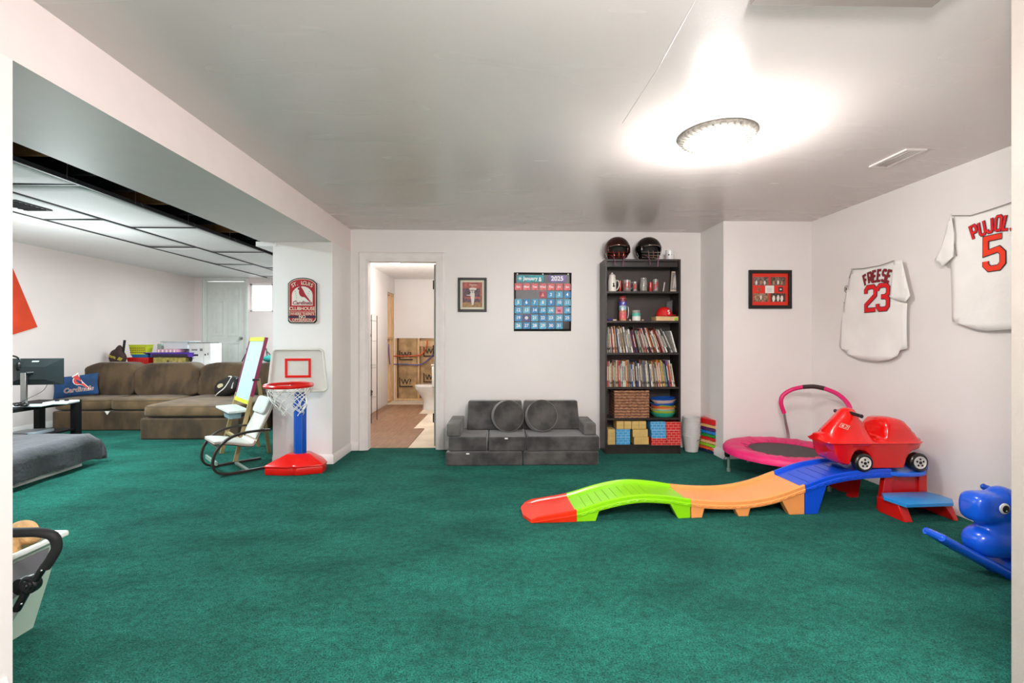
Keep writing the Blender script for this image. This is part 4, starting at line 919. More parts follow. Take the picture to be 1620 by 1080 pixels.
for x in (.1,.3,.5,.7,.9): b = B(); b.box(x*wg-.012, x*wg+.012, -.002, 0, .0, .04); obj('white_stripe', b, PAPER, t)
b = B(); b.box(-.035,.035,-.03,.03,0,.09); tag(obj('paper_cup', b, mat('cup_sage', '#a3b3a4', .5), None, loc=(onY(250,0,7.9).x+.02, 7.93, onY(0,548,7.9).z+dzz-.01), bevel=.004), 'small sage green box left of the grey lidded bin', 'box')
def printed(t, w_, h):
    b = B()
    for i in range(6): b.box(w_*(.12+i*.045), w_*(.145+i*.045), -.001, 0, h*.66, h*.74)
    b.box(w_*.1, w_*.42, -.001, 0, h*.42, h*.5)
    for i in range(4): b.box(w_*(.12+.03*i), w_*(.135+.03*i), -.001, 0, h*.3, h*.33)
    for i in range(3): b.box(w_*(.5+.045*i), w_*(.53+.045*i), -.001, 0, h*.64, h*.76)
    b.box(w_*.72, w_*.78, -.001, 0, h*.44, h*.52); b.box(w_*.86, w_*.9, -.001, 0, h*.46, h*.56)
    o = obj('printed_marks', b, BLKM, t); o['kind'] = 'stuff'
    b = B(); b.bar((0,-.001,h),(w_*.66,-.001,h),.004,.006); b.bar((w_*.68,-.0015,h*.0),(w_*.68,-.0015,h),.003,.003); obj('edge_tape', b, METAL, t)
    b = B(); b.at(T(0,-.003,0)); b.poly(arc(w_*.07, h*.28, .03, .045, 0, 360, 12)[:-1], .002); obj('handle_hole', b, BLKM, t)
    b = B(); b.box(w_*.3, w_*.99, .02, .24, h, h+.01); obj('open_flap', b, BLKM, t)
carton('cardboard_box', 'large white printed cardboard box in front of the panelled door', 299.5, 333, 539, 574, mat('carton_white', '#cfccc8', .6, var=.05), 7.66, .3, extra=printed)
for px, l, c_, w2_ in ((283, 'small red toy lying on the table edge behind the sofa', '#c22d22', .06), (270, 'small white flat toy lying behind the sofa', '#e5e1d8', .05), (187.5, 'small cream block below the brown bag', '#d9cf9a', .05)):
    p = onY(px, 574, 7.5); b = B(); b.sup((0,0,.012), (w2_,.025,.012), .5); tag(obj('small_toy', b, mat('st'+c_, c_, .5), None, loc=(p.x, 7.52, TB+.001)), l, 'toy')
# ---- teal activity arch behind the sofa end
t = thing('baby_swing', 'baby swing with dark curved bars and teal pads behind the sofa end', 'baby swing', (-4.67, 8.75, 0))
TEAL = mat('swing_teal', '#2f8f88', .5)
for i in range(3):
    b = B(); x0_ = -.12+.1*i; b.tube(smoothpts([(x0_-.12,0,.0),(x0_-.1,0,.55),(x0_,0,.86),(.0+.06*i,0,1.0),(.3,0,1.04)], 6), .012, 8); obj('frame_bar', b, mat('bar_grey', '#6d6a6a', .4, .5), t)
b = B(); b.sup((.12,-.02,1.03), (.16,.1,.05), .6, .8); obj('teal_pad', b, TEAL, t)
b = B(); b.sup((.52,-.1,.86), (.2,.16,.07), .6, .8); obj('teal_pad', b, TEAL, t)
b = B(); b.tube([(-.55,-.3,.012),(-.55,.3,.012)], .012, 8); b.tube([(.5,-.3,.012),(.5,.3,.012)], .012, 8); b.tube([(-.55,0,.012),(.5,0,.012)], .012, 8); b.tube([(.4,0,.02),(.3,0,1.04)], .012, 8); b.tube([(.3,0,1.0),(.5,-.1,.85)], .012, 8); obj('stand', b, mat('bar_grey', '#6d6a6a', .4, .5), t)
b = B(); b.sup((.62,-.05,.62), (.24,.2,.16), .7, .8); obj('seat_shell', b, mat('swing_olive', '#4d5a44', .7), t)
# ---- fluorescent fixture, left register, pennant
b = B(); b.box(-.08,.08,-.6,.6,-.0,.035); t = thing('fluorescent_light', 'white fluorescent strip light on the left room ceiling near the door', 'ceiling light', (-3.75, 8.5, HL-.045)); obj('housing', b, WHITE, t, bevel=.01)
b = B(); b.box(-.06,.06,-.58,.58,-.03,.0); obj('diffuser', b, mat('tube_glow', '#ffffff', .4, emit=5), t, bevel=.02, seg=3)
vp = onZ(35, 325, HL-.006); t = thing('ceiling_register', 'black ceiling register in the far left tiles', 'vent', (vp.x, vp.y, HL-.012))
b = B(); b.box(-.12,.12,-.17,.17,0,.008); obj('frame', b, TEE, t)
for i in range(6): b = B(); b.box(-.1,.1,-.14+i*.05,-.125+i*.05,-.008,0); obj('louver', b, BLKM, t)
Xp = XL+.02; P3 = [onX(58,517,Xp), onX(-4,370,Xp), onX(-16,540,Xp)]
b = B(); b.add([tuple(p) for p in P3]+[tuple(p+Vector((.012,0,0))) for p in P3], [(0,1,2),(5,4,3),(0,3,4,1),(1,4,5,2),(2,5,3,0)])
tag(obj('pennant', b, mat('pennant_orange', '#dd3f10', .7, var=.15, vs=3)), 'orange red cloth pennant on the far left wall', 'pennant')
# ---- black coffee table, monitor and clutter
ct = thing('low_desk', 'low black table carrying a monitor in front of the left sofa end', 'table', (-5.275, 4.88, 0), -.015)
BK2 = mat('table_black', '#141416', .6, spec=.2)
b = B(); b.box(-.25,.25,-.9,.8,.46,.50); obj('tabletop', b, BK2, ct, bevel=.003)
b = B(); b.box(-.235,.235,-.85,.76,.15,.17); obj('lower_shelf', b, BK2, ct)
for x in (-.215,.215):
    for y in (-.86,.765): b = B(); b.box(x-.035,x+.035,y-.035,y+.035,0,.46); obj('leg', b, BK2, ct)
p = onY(57, 588, 5.15)
mt = thing('monitor', 'black computer monitor seen from behind on a silver stand', 'monitor', (p.x, 5.15, .501), .16)
MB_ = mat('monitor_shell', '#1c2426', .4)
b = B(); w2_ = .262; z0_, z1_ = .225, .51
b.loft([[(-w2_,0,z0_),(w2_,0,z0_),(w2_,0,z1_),(-w2_,0,z1_)],[(-w2_,-.012,z0_),(w2_,-.012,z0_),(w2_,-.012,z1_),(-w2_,-.012,z1_)],[(-w2_*.55,-.045,z0_+.06),(w2_*.45,-.045,z0_+.06),(w2_*.45,-.045,z1_-.09),(-w2_*.55,-.045,z1_-.09)]]); b.at(R(.0,'X')); obj('screen_shell', b, MB_, mt, smooth=10)
b = B(); b.box(-w2_+.01,w2_-.01,0,.002,z0_+.01,z1_-.01); obj('screen', b, BLACK, mt)
b = B(); b.at(T(.02,-.026,z1_-.05)); b.poly([(-.05,.0),(-.035,.025),(.03,.025),(.02,.01),(-.01,.008),(-.02,-.03),(-.035,-.028),(-.03,-.005)], .002); obj('logo', b, mat('logo_grey', '#c6ccca', .3), mt)
b = B(); b.bar((-.06,-.07,.0),(-.06,-.07,.36), .05, .03); b2 = B(); b2.box(-.2,.14,-.13,.06,0,.014); obj('stand_neck', b, METAL, mt, bevel=.004); obj('stand_base', b2, mat('stand_silver', '#c5cdd0', .3, .3), mt, bevel=.005)
b = B(); b.cyl((-.04,-.07,.355),(.0,-.03,.36),.02,10); obj('hinge_joint', b, BLACK, mt)
b = B(); b.tube(smoothpts([(.12,-.02,.23),(.1,-.06,.16),(.0,-.1,.09),(-.1,-.12,.03)], 6), .0025, 5); b.tube(smoothpts([(-.2,-.02,.24),(-.22,-.1,.12),(-.27,-.1,.02),(-.3,-.0,.01)], 6), .0025, 5); obj('cable', b, BLACK, mt)
t = thing('headphones', 'black headphones hanging over the left corner of the monitor', 'headphones', (p.x-.215, 5.10, .98), .16)
b = B(); b.tube([(.085*math.cos(a), 0, .0+.06*math.sin(a)) for a in [PI*k/14 for k in range(15)]], .009, 6, flat=.004); obj('headband', b, BLACK, t)
for sx in (-1,1): b = B(); b.sup((sx*.085+.0,-.02,-.05), (.03,.03,.05), .8); obj('ear_cup', b, BLACK, t)
t = thing('game_controller', 'black game controller lying on the monitor base', 'game controller', (p.x+.02, 5.0, .516))
b = B(); b.sup((0,0,.018), (.05,.03,.016), .8); b.sup((-.045,-.02,.016), (.018,.035,.015), 1); b.sup((.045,-.02,.016), (.018,.035,.015), 1); obj('grip_body', b, BLACK, t, remesh=.005)
for sx in (-1,1): b = B(); b.cyl((sx*.02,-.01,.03),(sx*.02,-.01,.045),.007,10); obj('thumbstick', b, BLKM, t)
t = thing('charging_cradle', 'white game console lying flat right of the monitor stand', 'game console', (p.x+.13, 5.30, .5015), .2)
b = B(); b.box(-.12,.12,-.1,.1,0,.03); obj('console_body', b, mat('console_white', '#d9dee0', .3), t, bevel=.01, seg=3)
for x in (-.04,.05): b = B(); b.sup((x,.0,.04), (.02,.02,.012), .8); obj('stick', b, BLACK, t)
b = B(); b.box(-.12,.12,-.15,.15,0,.02); b.m(1).box(-.1,.1,-.13,.13,.02,.022); tag(obj('laptop', b, [mat('laptop_white', '#cfd4da', .3), mat('laptop_navy', '#1b2236', .5)], None, loc=(-5.28, 4.6, .5015), rz=.1, bevel=.003), 'pale closed laptop at the near end of the black table', 'laptop')
for i, (y, l) in enumerate(((4.9, 'dark binder lying on the lower shelf of the black table'), (5.2, 'pale folder lying on the lower shelf of the black table'))):
    b = B(); b.box(-.14,.14,-.13,.13,0,.03); tag(obj('binder', b, BLACK if i == 0 else mat('folder_pale', '#b9c3cc', .4), None, loc=(-5.24, y+.1, .171), rz=.1, bevel=.003), l, 'binder')
b = B(); b.box(-.1,.1,-.25,.25,0,.26); tag(obj('storage_tub', b, mat('tub_mint', '#8fc4b2', .4), None, loc=(-5.80, 4.9, .001), bevel=.02), 'mint green plastic tub on the carpet behind the black table', 'bin')
# ---- low bed with quilt
bd = thing('floor_bed', 'low mattress bed under a dark grey quilt at the left edge', 'bed', (-4.0, 4.62, 0), .06)
b = B(); b.box(-1.2,-.04,-2.3,-.04,.0,.05); obj('frame', b, WHITE, bd, bevel=.005)
b = B(); b.box(-1.2,-.03,-2.32,-.03,.052,.22); obj('mattress', b, mat('mattress_dark', '#35353a', .8), bd, bevel=.03)
QM = mat('quilt_grey', '#4c4b4f', .85, var=.12, vs=6, bump=.5, bs=35, sheen=.2)
b = B()
def qf(u, v):
    x = -1.2+u*1.52; y = -2.35+v*2.58; z = .30; X2, Y2 = x, y
    ox = max(0, x-.0); oy = max(0, y-.0)
    r_ = .05
    if ox > 0:
        dn = min(ox, .235); X2 = .0+r_*math.sin(min(PI/2, dn/r_*1.0))*1.0; z -= dn-.0; X2 += .02*math.sin(y*14)*dn/.235
    if oy > 0:
        dn = min(oy, .20); Y2 = .0+r_*math.sin(min(PI/2, dn/r_)); z -= dn; Y2 += .015*math.sin(x*13)*dn/.2
    if ox > 0 and oy > 0: z = max(.03, .30-max(ox, oy)-.02); X2 += .03*(oy/.23); Y2 += .05*(ox/.32)
    return (X2, Y2, max(.045, z+.008*noise.noise(Vector((x*4, y*4, 0)))+.005*noise.noise(Vector((x*14, y*14, 3)))))
b.grid(qf, 60, 90); obj('quilt', b, QM, bd, solid=.012, fix=False, smooth=80)
b = B(); b.box(-.03,.035,-.86,-.81,.02,.06); obj('corner_bracket', b, METAL, bd)
# ---- toy bin, plush, doll stroller (near left)
bn = thing('toy_bin', 'grey and pale green plastic toy bin full of plush by the left pillar', 'bin', (-1.985, 1.80, 0))
BM = mat('bin_palegreen', '#b8cfbf', .4, trans=.12)
def rg(s, zz, ins=0):
    X0, X1, Y0, Y1 = -.60-.02*s, .0+.075*s, -.0-.03*s, .22+.05*s
    return [(X0+ins,Y0+ins,zz),(X1-ins,Y0+ins,zz),(X1-ins,Y1-ins,zz),(X0+ins,Y1-ins,zz)]
b = B(); b.loft([rg(0,0), rg(1,.37)], False); b.loft([rg(0,.006,.005), rg(1,.37,.005)], False); b.loft([rg(0,0), rg(0,.004)]); obj('bin_body', b, BM, bn, fix=False, bevel=.004)
b = B(); R4 = rg(1.15, .375)
for i in range(4): b.bar(R4[i], R4[(i+1) % 4], .024, .02)
obj('rim', b, mat('rim_pale', '#dfe6e0', .4), bn, bevel=.006)
b = B(); b.loft([[(.078,-.02,.19),(.078,.17,.24),(.09,.19,.35),(.09,-.03,.35)],[(.084,-.02,.19),(.084,.17,.24),(.096,.19,.35),(.096,-.03,.35)]]); obj('grey_panel', b, mat('panel_grey', '#77747a', .5), bn)
t = thing('plush_dog', 'tan plush animal with a red tag lying in the toy bin', 'plush toy', (-2.01, 1.93, .25))
b = B(); b.sup((.0,.07,.165), (.055,.045,.045), 1); b.sup((.045,.06,.15), (.04,.035,.035), 1); b.sup((-.1,.02,.09), (.13,.075,.085), 1); b.sup((.01,-.02,.06), (.08,.055,.05), 1); b.sup((-.02,.03,.02), (.1,.08,.05), 1)
obj('plush_body', b, mat('plush_tan', '#dcae78', .9, var=.25, vs=20, bump=.6, bs=80), t, remesh=.007)
b = B(); b.sup((.03,-.085,.09), (.018,.012,.02), 1); obj('red_tag', b, RED, t)
for x in (.055,): b = B(); b.sup((x+.03,.05,.16), (.006,.006,.006), 1); obj('nose', b, BLACK, t)
sr = thing('doll_stroller', 'toy stroller with black foam push handle in front of the toy bin', 'toy stroller', (-1.86, 1.71, 0))
G = lambda px, py, Y: onY(px, py, Y)-Vector((-1.86, 1.71, 0))
b = B(); hp_ = smoothpts([G(-6,842,1.70)+Vector((-.05,0,0)), G(30,842,1.71), G(62,842,1.72), G(84,848,1.73), G(90,864,1.74), G(83,880,1.74), G(72,897,1.74)], 6); b.tube(hp_, .0165, 12); obj('foam_grip', b, BLKM, sr)
b = B(); b.tube([G(71,894,1.74), G(56,917,1.74)], .0125, 12); b2 = B(); b2.tube([G(42,935,1.74), G(26,964,1.74)], .0135, 12); obj('upper_sleeve', b, BLACK, sr); obj('lower_sleeve', b2, BLACK, sr)
c_ = G(47,924,1.74); b = B(); b.at(T(*c_) @ R(PI/2,'X')); b.lathe([(.001,-.018),(.03,-.018),(.032,-.01),(.032,.006),(.026,.012),(.02,.012),(.018,.018),(.01,.018),(.008,.022),(.001,.022)], 28); obj('fold_joint', b, BLACK, sr)
c_ = G(36,926,1.76); b = B(); b.at(T(*c_) @ R(PI/2,'X')); b.lathe([(.001,-.018),(.03,-.018),(.03,.012),(.001,.014)], 24); obj('fold_joint', b, BLACK, sr)
for q in ((66,902),(34,955)): b = B(); p = G(q[0],q[1],1.725); b.sup(p, (.004,.004,.004), 1, 1, 10, 6); obj('rivet', b, CHROME, sr)
b = B(); b.tube(smoothpts([G(28,962,1.74), G(14,985,1.74), G(8,1005,1.72), G(4,1030,1.70), G(2,1060,1.69)+Vector((-.04,0,0))], 5), .009, 8); b2 = B(); b2.tube([(-.4,0,.45),(-.36,0,.05)], .009, 8); b3 = B(); b3.tube([(-.4,-.03,.06),(-.05,-.03,.06)], .008, 8)
obj('frame_tube', b, mat('stroller_silver', '#c9cfc8', .3, .6), sr); obj('frame_tube', b2, METAL, sr); obj('axle', b3, METAL, sr)
for x in (-.36,-.08): b = B(); b.at(T(x,-.03,.04) @ R(PI/2,'Y')); b.lathe([(.001,-.012),(.03,-.012),(.039,-.006),(.039,.006),(.03,.012),(.001,.012)], 18); obj('wheel', b, BLACK, sr)
b = B(); b.grid(lambda u, v: (-.38+.3*u, .0+.02*math.sin(v*PI), .12+.3*v-.03*math.sin(u*PI)), 8, 8); obj('seat_sling', b, mat('sling_grey', '#6b696d', .8), sr, solid=.004)
# ---- bathroom: toilet and wire rack
POR = mat('porcelain', '#ebe8e2', .12, coat=.4)
t = thing('toilet', 'white toilet seen from the side in the unfinished bathroom', 'toilet', (-1.20, 8.22, -.01), 0)
def er(cx, rx, ry, z): return [(cx+rx*math.cos(2*PI*k/28), ry*math.sin(2*PI*k/28), z) for k in range(28)]
b = B(); b.loft([er(-.0,.20,.11,0), er(-.0,.19,.105,.03), er(-.02,.17,.09,.16), er(-.05,.20,.13,.26), er(-.08,.245,.18,.36), er(-.08,.25,.185,.395)]); obj('bowl', b, POR, t, smooth=60)
b = B(); b.loft([er(-.08,.25,.19,.397), er(-.08,.255,.192,.41), er(-.08,.25,.188,.43), er(-.08,.2,.15,.437)]); obj('seat_lid', b, POR, t, smooth=60)
b = B(); b.box(-.01,.155,-.21,.21,.40,.77); obj('tank', b, POR, t, bevel=.02, seg=3); b = B(); b.box(-.02,.158,-.22,.22,.771,.80); obj('tank_lid', b, POR, t, bevel=.008)
b = B(); b.bar((-.02,-.16,.70),(-.02,-.09,.70),.012,.012); obj('flush_lever', b, CHROME, t)
t = thing('wire_rack', 'tall thin black wire shelf rack inside the bathroom doorway', 'shelf rack', (-2.13, 6.80, -.01))
for x in (.0, .235):
    for y in (.0, .3): b = B(); b.cyl((x,y,0),(x,y,1.58),.006,6); obj('post', b, TEE, t)
for z in (.36, .80, .84, 1.20, 1.5):
    b = B()
    for y in (0, .3): b.tube([(0,y,z),(.235,y,z)], .004, 5)
    for x in [k*.0392 for k in range(7)]: b.tube([(x,0,z),(x,.3,z)], .0022, 4)
    obj('wire_shelf', b, METAL, t)
for i, (z, l) in enumerate(((1.204,'black bundle on the upper shelf of the wire rack'),(.844,'small black bundle on the middle shelf of the wire rack'),(.364,'small black bundle on the lower shelf of the wire rack'))):
    b = B(); random.seed(i)
    for k in range(6): b.sup((random.uniform(-.05,.05), random.uniform(-.03,.03), .03+random.uniform(0,.09)), (.028,.028,.028), 1, 1, 10, 6)
    b.sup((0,0,.02), (.05,.04,.02), 1, 1, 12, 8)
    tag(obj('bundle', b, BLACK, None, loc=(-2.02+.03, 6.92, z), remesh=.008), l, 'bundle')
t = thing('vanity_light', 'round glowing ceiling light in the bathroom', 'ceiling light', (-1.62, 7.05, HC))
b = B(); b.lathe([(.14,0),(.14,-.015),(.12,-.02),(.001,-.02)], 30); obj('base_ring', b, WHITE, t); b = B(); b.lathe([(.118,-.021),(.10,-.05),(.06,-.07),(.001,-.078)], 30, caps=False); obj('glass_dome', b, mat('bath_glow', '#fff8ee', .4, emit=8), t)
# ================================================================== RIGHT SIDE AND WALL OBJECTS
# ---- ceiling lamp, register, shallow box
lp = onZ(1134, 214, HC)
t = thing('dome_light', 'glowing dome ceiling light with silver patterned ring in the main room', 'ceiling light', (lp.x, lp.y, HC))
RINGM = mat('lamp_ring', '#8f8a82', .35, .3, var=.3, vs=60)
b = B(); b.lathe([(.215,0),(.218,-.012),(.205,-.026),(.175,-.036),(.150,-.034),(.150,0)], 48); obj('ring', b, RINGM, t, smooth=50)
b = B()
for k in range(36):
    a = 2*PI*k/36; b.tube([(.155*math.cos(a), .155*math.sin(a), -.037), (.185*math.cos(a+.06), .185*math.sin(a+.06), -.036), (.207*math.cos(a), .207*math.sin(a), -.026)], .003, 5)
obj('rope_relief', b, RINGM, t)
b = B(); b.lathe([(.149,-.030),(.146,-.045),(.125,-.068),(.085,-.085),(.04,-.093),(.001,-.095)], 40, caps=False); obj('glass_dome', b, mat('dome_glow', '#fffaf2', .3, emit=7), t, smooth=80)
a = onZ(1383, 262, HC); c_ = onZ(1472, 235, HC)
vx0, vx1, vy0, vy1 = 2.545, 2.68, onZ(1456, 235, HC).y, onZ(1399, 263, HC).y
t = thing('ceiling_vent', 'white louvered ceiling vent near the right wall', 'vent', ((vx0+vx1)/2, (vy0+vy1)/2, HC)); hx, hy = (vx1-vx0)/2, (vy1-vy0)/2
for q in ((-hx,hx,-hy,-hy+.018),(-hx,hx,hy-.018,hy),(-hx,-hx+.018,-hy+.018,hy-.018),(hx-.018,hx,-hy+.018,hy-.018)): b = B(); b.box(q[0],q[1],q[2],q[3],-.009,0); obj('frame', b, TRIM, t)
b = B(); b.box(-hx+.018,hx-.018,-hy+.018,hy-.018,-.001,0); obj('duct_shade', b, mat('duct_grey', '#6d6764', .8), t)
for i in range(4):
    b = B(); x = -hx+.03+i*.026; b.add([(x,-hy+.018,-.002),(x+.016,-hy+.018,-.009),(x+.016,hy-.018,-.009),(x,hy-.018,-.002)], [(0,1,2,3)]); obj('louver', b, TRIM, t, solid=.0015)
q0 = onZ(1187, 8, HC-.03); q1 = onZ(1478, 9, HC-.03)
b = B(); b.box(0, q1.x-q0.x, -.55, 0, -.03, 0); tag(obj('ceiling_panel', b, mat('panel_taupe', '#9d918b', .6), None, loc=(q0.x, q0.y, HC), bevel=.002), 'shallow taupe access panel at the top edge of the ceiling', 'panel')
# ---- framed pictures
def frame_pic(name, label, o, rot, w_, h, fw, fm):
    t = thing(name, label, 'picture', o, rot)
    for q in ((0,w_,0,fw),(0,w_,h-fw,h)): b = B(); b.box(q[0],q[1],-.022,-.001,q[2],q[3]); obj('frame_bar', b, fm, t, bevel=.003)
    for q in ((0,fw),(w_-fw,w_)): b = B(); b.box(q[0],q[1],-.022,-.001,fw,h-fw); obj('frame_bar', b, fm, t, bevel=.003)
    return t
def fp(px, py): 
    d = ray(px, py); t_ = (5.16+WA*1.664)/(d[1]-WA*d[0]); return Vector((d[0]*t_, d[1]*t_, CH+d[2]*t_))
FB = mat('frame_black', '#110e0c', .45)
a = fp(724.5, 493); c_ = fp(770, 439.5); w_ = c_.x-a.x; h = c_.z-a.z
t = frame_pic('framed_poster', 'small black framed baseball poster with cream border left of the calendar', (a.x, a.y-.002, a.z), WA, w_, h, .026, FB)
def rect(par, nm, x0, x1, z0, z1, y, m): b = B(); b.box(x0, x1, y, y+.001, z0, z1); return obj(nm, b, m, par, smooth=0)
rect(t, 'mat_board', .02, w_-.02, .02, h-.02, -.006, mat('mat_cream', '#dcd6c0', .7))
def fx(u): return .05+(w_-.1)*u
def fz(v): return .05+(h-.1)*v
rect(t, 'poster_print', fx(0), fx(1), fz(0), fz(1), -.008, mat('poster_red', '#a8554a', .5, var=.45, vs=30))
rect(t, 'poster_ground', fx(.02), fx(.95), fz(0), fz(.2), -.009, mat('poster_ochre', '#a07b4e', .5, var=.3, vs=30))
rect(t, 'poster_crowd', fx(.02), fx(.9), fz(.2), fz(.75), -.0088, mat('poster_crowd', '#5c4350', .5, var=.8, vs=70))
rect(t, 'poster_banner', fx(.1), fx(.92), fz(.34), fz(.42), -.0095, mat('poster_banner', '#b75a4e', .5, var=.3, vs=40))
def flatpoly(par, nm, pts, y, m, t_=.0006): b = B(); b.at(T(0,y,0)); b.poly(pts, t_); return obj(nm, b, m, par, smooth=0)
PW_ = mat('print_white', '#e8dcd2', .5); PD_ = mat('print_dark', '#3a3038', .5); SK_ = mat('print_skin', '#b98468', .5)
flatpoly(t, 'player_figure', [(fx(.33),fz(.74)),(fx(.42),fz(.78)),(fx(.6),fz(.78)),(fx(.72),fz(.76)),(fx(.7),fz(.7)),(fx(.63),fz(.68)),(fx(.62),fz(.5)),(fx(.6),fz(.3)),(fx(.56),fz(.1)),(fx(.48),fz(.08)),(fx(.44),fz(.3)),(fx(.4),fz(.52)),(fx(.38),fz(.68))], -.0105, PW_)
flatpoly(t, 'player_cap', [(fx(.44),fz(.79)),(fx(.44),fz(.86)),(fx(.5),fz(.9)),(fx(.57),fz(.86)),(fx(.56),fz(.79))], -.011, SK_)
flatpoly(t, 'player_arm', [(fx(.2),fz(.5)),(fx(.22),fz(.47)),(fx(.45),fz(.46)),(fx(.45),fz(.5))], -.011, PW_)
b = B(); b.text('STL', .05, fx(.5), fz(.62), -.0115, bold=.02); obj('print_letters', b, PD_, t, fix=False)
b = B(); b.text('BASEBALL', .035, fx(.5), fz(.955), -.0115, bold=.02) if False else b.box(fx(.35), fx(.75), -.0112, -.0105, fz(.88), fz(.9)); obj('print_headline', b, PW_, t)
a = onY(1183.5, 488, 4.718); c_ = onY(1251, 427.5, 4.718); w_ = c_.x-a.x; h = c_.z-a.z
t = frame_pic('framed_photo_collage', 'black framed red photo collage of four baseball pictures right of the bookcase', (a.x, 4.717, a.z), 0, w_, h, .033, FB)
rect(t, 'mat_board', .03, w_-.03, .03, h-.03, -.006, mat('mat_scarlet', '#e0301c', .6))
PH_ = [mat('collage_photo_'+str(i), c, .4, var=.7, vs=60) for i, c in enumerate(('#75605a', '#6b5548', '#8a6c56', '#4c3a32'))]
for i, (u0, u1, v0, v1) in enumerate(((.05,.46,.62,.88),(.52,.92,.62,.88),(.05,.46,.12,.38),(.52,.92,.12,.38))):
    X0, X1, Z0, Z1 = .03+(w_-.06)*u0, .03+(w_-.06)*u1, .03+(h-.06)*v0, .03+(h-.06)*v1
    ph = rect(t, 'photo', X0, X1, Z0, Z1, -.008, PH_[i])
    for k, (du, dv) in enumerate(((.2,.2),(.5,.25),(.75,.2)) if i != 2 else ((.5,.4),(.15,.4))):
        cx, cz, s_ = X0+(X1-X0)*du, Z0+(Z1-Z0)*dv, (Z1-Z0)*(.34 if i != 3 else .5)
        flatpoly(ph, 'player_figure', [(cx-.2*s_,cz-.4*s_),(cx+.1*s_,cz-.4*s_),(cx+.35*s_,cz+.2*s_),(cx+.3*s_,cz+.8*s_),(cx+.1*s_,cz+1.1*s_),(cx-.15*s_,cz+1.0*s_),(cx-.35*s_,cz+.4*s_)], -.0087, PW_ if (i+k) % 2 == 0 or i == 3 else SK_)
rect(t, 'plaque_card', .03+(w_-.06)*.37, .03+(w_-.06)*.61, .03+(h-.06)*.385, .03+(h-.06)*.615, -.0095, PAPER)
b = B()
for k in range(4): b.box(.03+(w_-.06)*.42, .03+(w_-.06)*(.56-.02*(k % 2)), -.0102, -.0095, .03+(h-.06)*(.43+.035*k), .03+(h-.06)*(.438+.035*k))
obj('plaque_text', b, mat('text_mauve', '#b08aa0', .6), t)['kind'] = 'stuff'
rect(t, 'small_photo', .03+(w_-.06)*.73, .03+(w_-.06)*.85, .03+(h-.06)*.43, .03+(h-.06)*.57, -.009, PD_); flatpoly(t, 'small_emblem', [(.03+(w_-.06)*(.79+.03*math.cos(q)), .03+(h-.06)*(.5+.03*math.sin(q))) for q in (0,1.2,2.5,3.6,5)], -.0098, PW_)
rect(t, 'small_photo', .03+(w_-.06)*.14, .03+(w_-.06)*.25, .03+(h-.06)*.43, .03+(h-.06)*.57, -.009, mat('collage_brick', '#b0563e', .5, var=.4, vs=40))
# ---- pocket calendar
a = fp(813, 523.5); c_ = fp(904, 431.5); w_ = c_.x-a.x; h = c_.z-a.z
t = thing('pocket_calendar', 'black pocket chart calendar for January 2025 with blue and pink cards on the back wall', 'calendar', (a.x, a.y-.002, a.z), WA)
b = B(); b.grid(lambda u, v: (w_*u*(1-.008*(1-v)), -.006-.004*math.sin(u*9)*math.sin(v*7), h*v), 24, 24); obj('pocket_chart', b, mat('chart_black', '#1b1818', .35, var=.4, vs=30), t, solid=.002, fix=False)
cw, chh = w_*.122, h*.112; CBm = [mat('card_blue_'+str(i), c, .5, var=.25, vs=30) for i, c in enumerate(('#3f9cc8','#2b86bf','#57aed0'))]; CPm = mat('card_coral', '#e26a70', .5, var=.3, vs=30)
def card(cx, cz, w2_, h2_, m, txt, ts, tm=None, nm='card', extra=None):
    b = B(); b.m(0).box(-w2_/2, w2_/2, 0, .0012, -h2_/2, h2_/2); b.m(1)
    if txt: b.text(txt, ts, 0, 0, -.0004, bold=.03)
    if extra: b.at(T(0,-.0008,0)); b.poly(extra, .0005)
    return obj(nm, b, [m, tm or WHITE], t, (cx, -.0135, cz), smooth=0, fix=False)
card(w_*.285, h*.895, w_*.46, h*.115, mat('card_teal', '#2f9aa6', .5, var=.35, vs=25), 'January', .054)
b = B(); b.at(T(w_*.10,-.0145,h*.895)); 
for k in range(3): b.at(T(w_*.105,-.0145,h*.895) @ R(k*PI/3,'Y')); b.box(-.022,.022,-.0005,0,-.003,.003)
obj('snowflake', b, WHITE, t)
b = B(); b.at(T(w_*.45,-.0145,h*.88)); b.poly(arc(0,-.008,.016,.014,0,360,12)[:-1], .0005); b.poly(arc(0,.014,.011,.011,0,360,12)[:-1], .0005); obj('snow_figure', b, WHITE, t)
card(w_*.75, h*.895, w_*.30, h*.115, mat('card_violet', '#7a62a8', .5, var=.4, vs=20), '2025', .07)
xs = [w_*(.075+.1415*i) for i in range(7)]; zs = [h*(.755-.1325*j) for j in range(6)]
for i, dn in enumerate(('Sun','Mon','Tue','Wed','Thu','Fri','Sat')): card(xs[i], zs[0], cw, chh, CPm, dn, .032)
n_ = 1
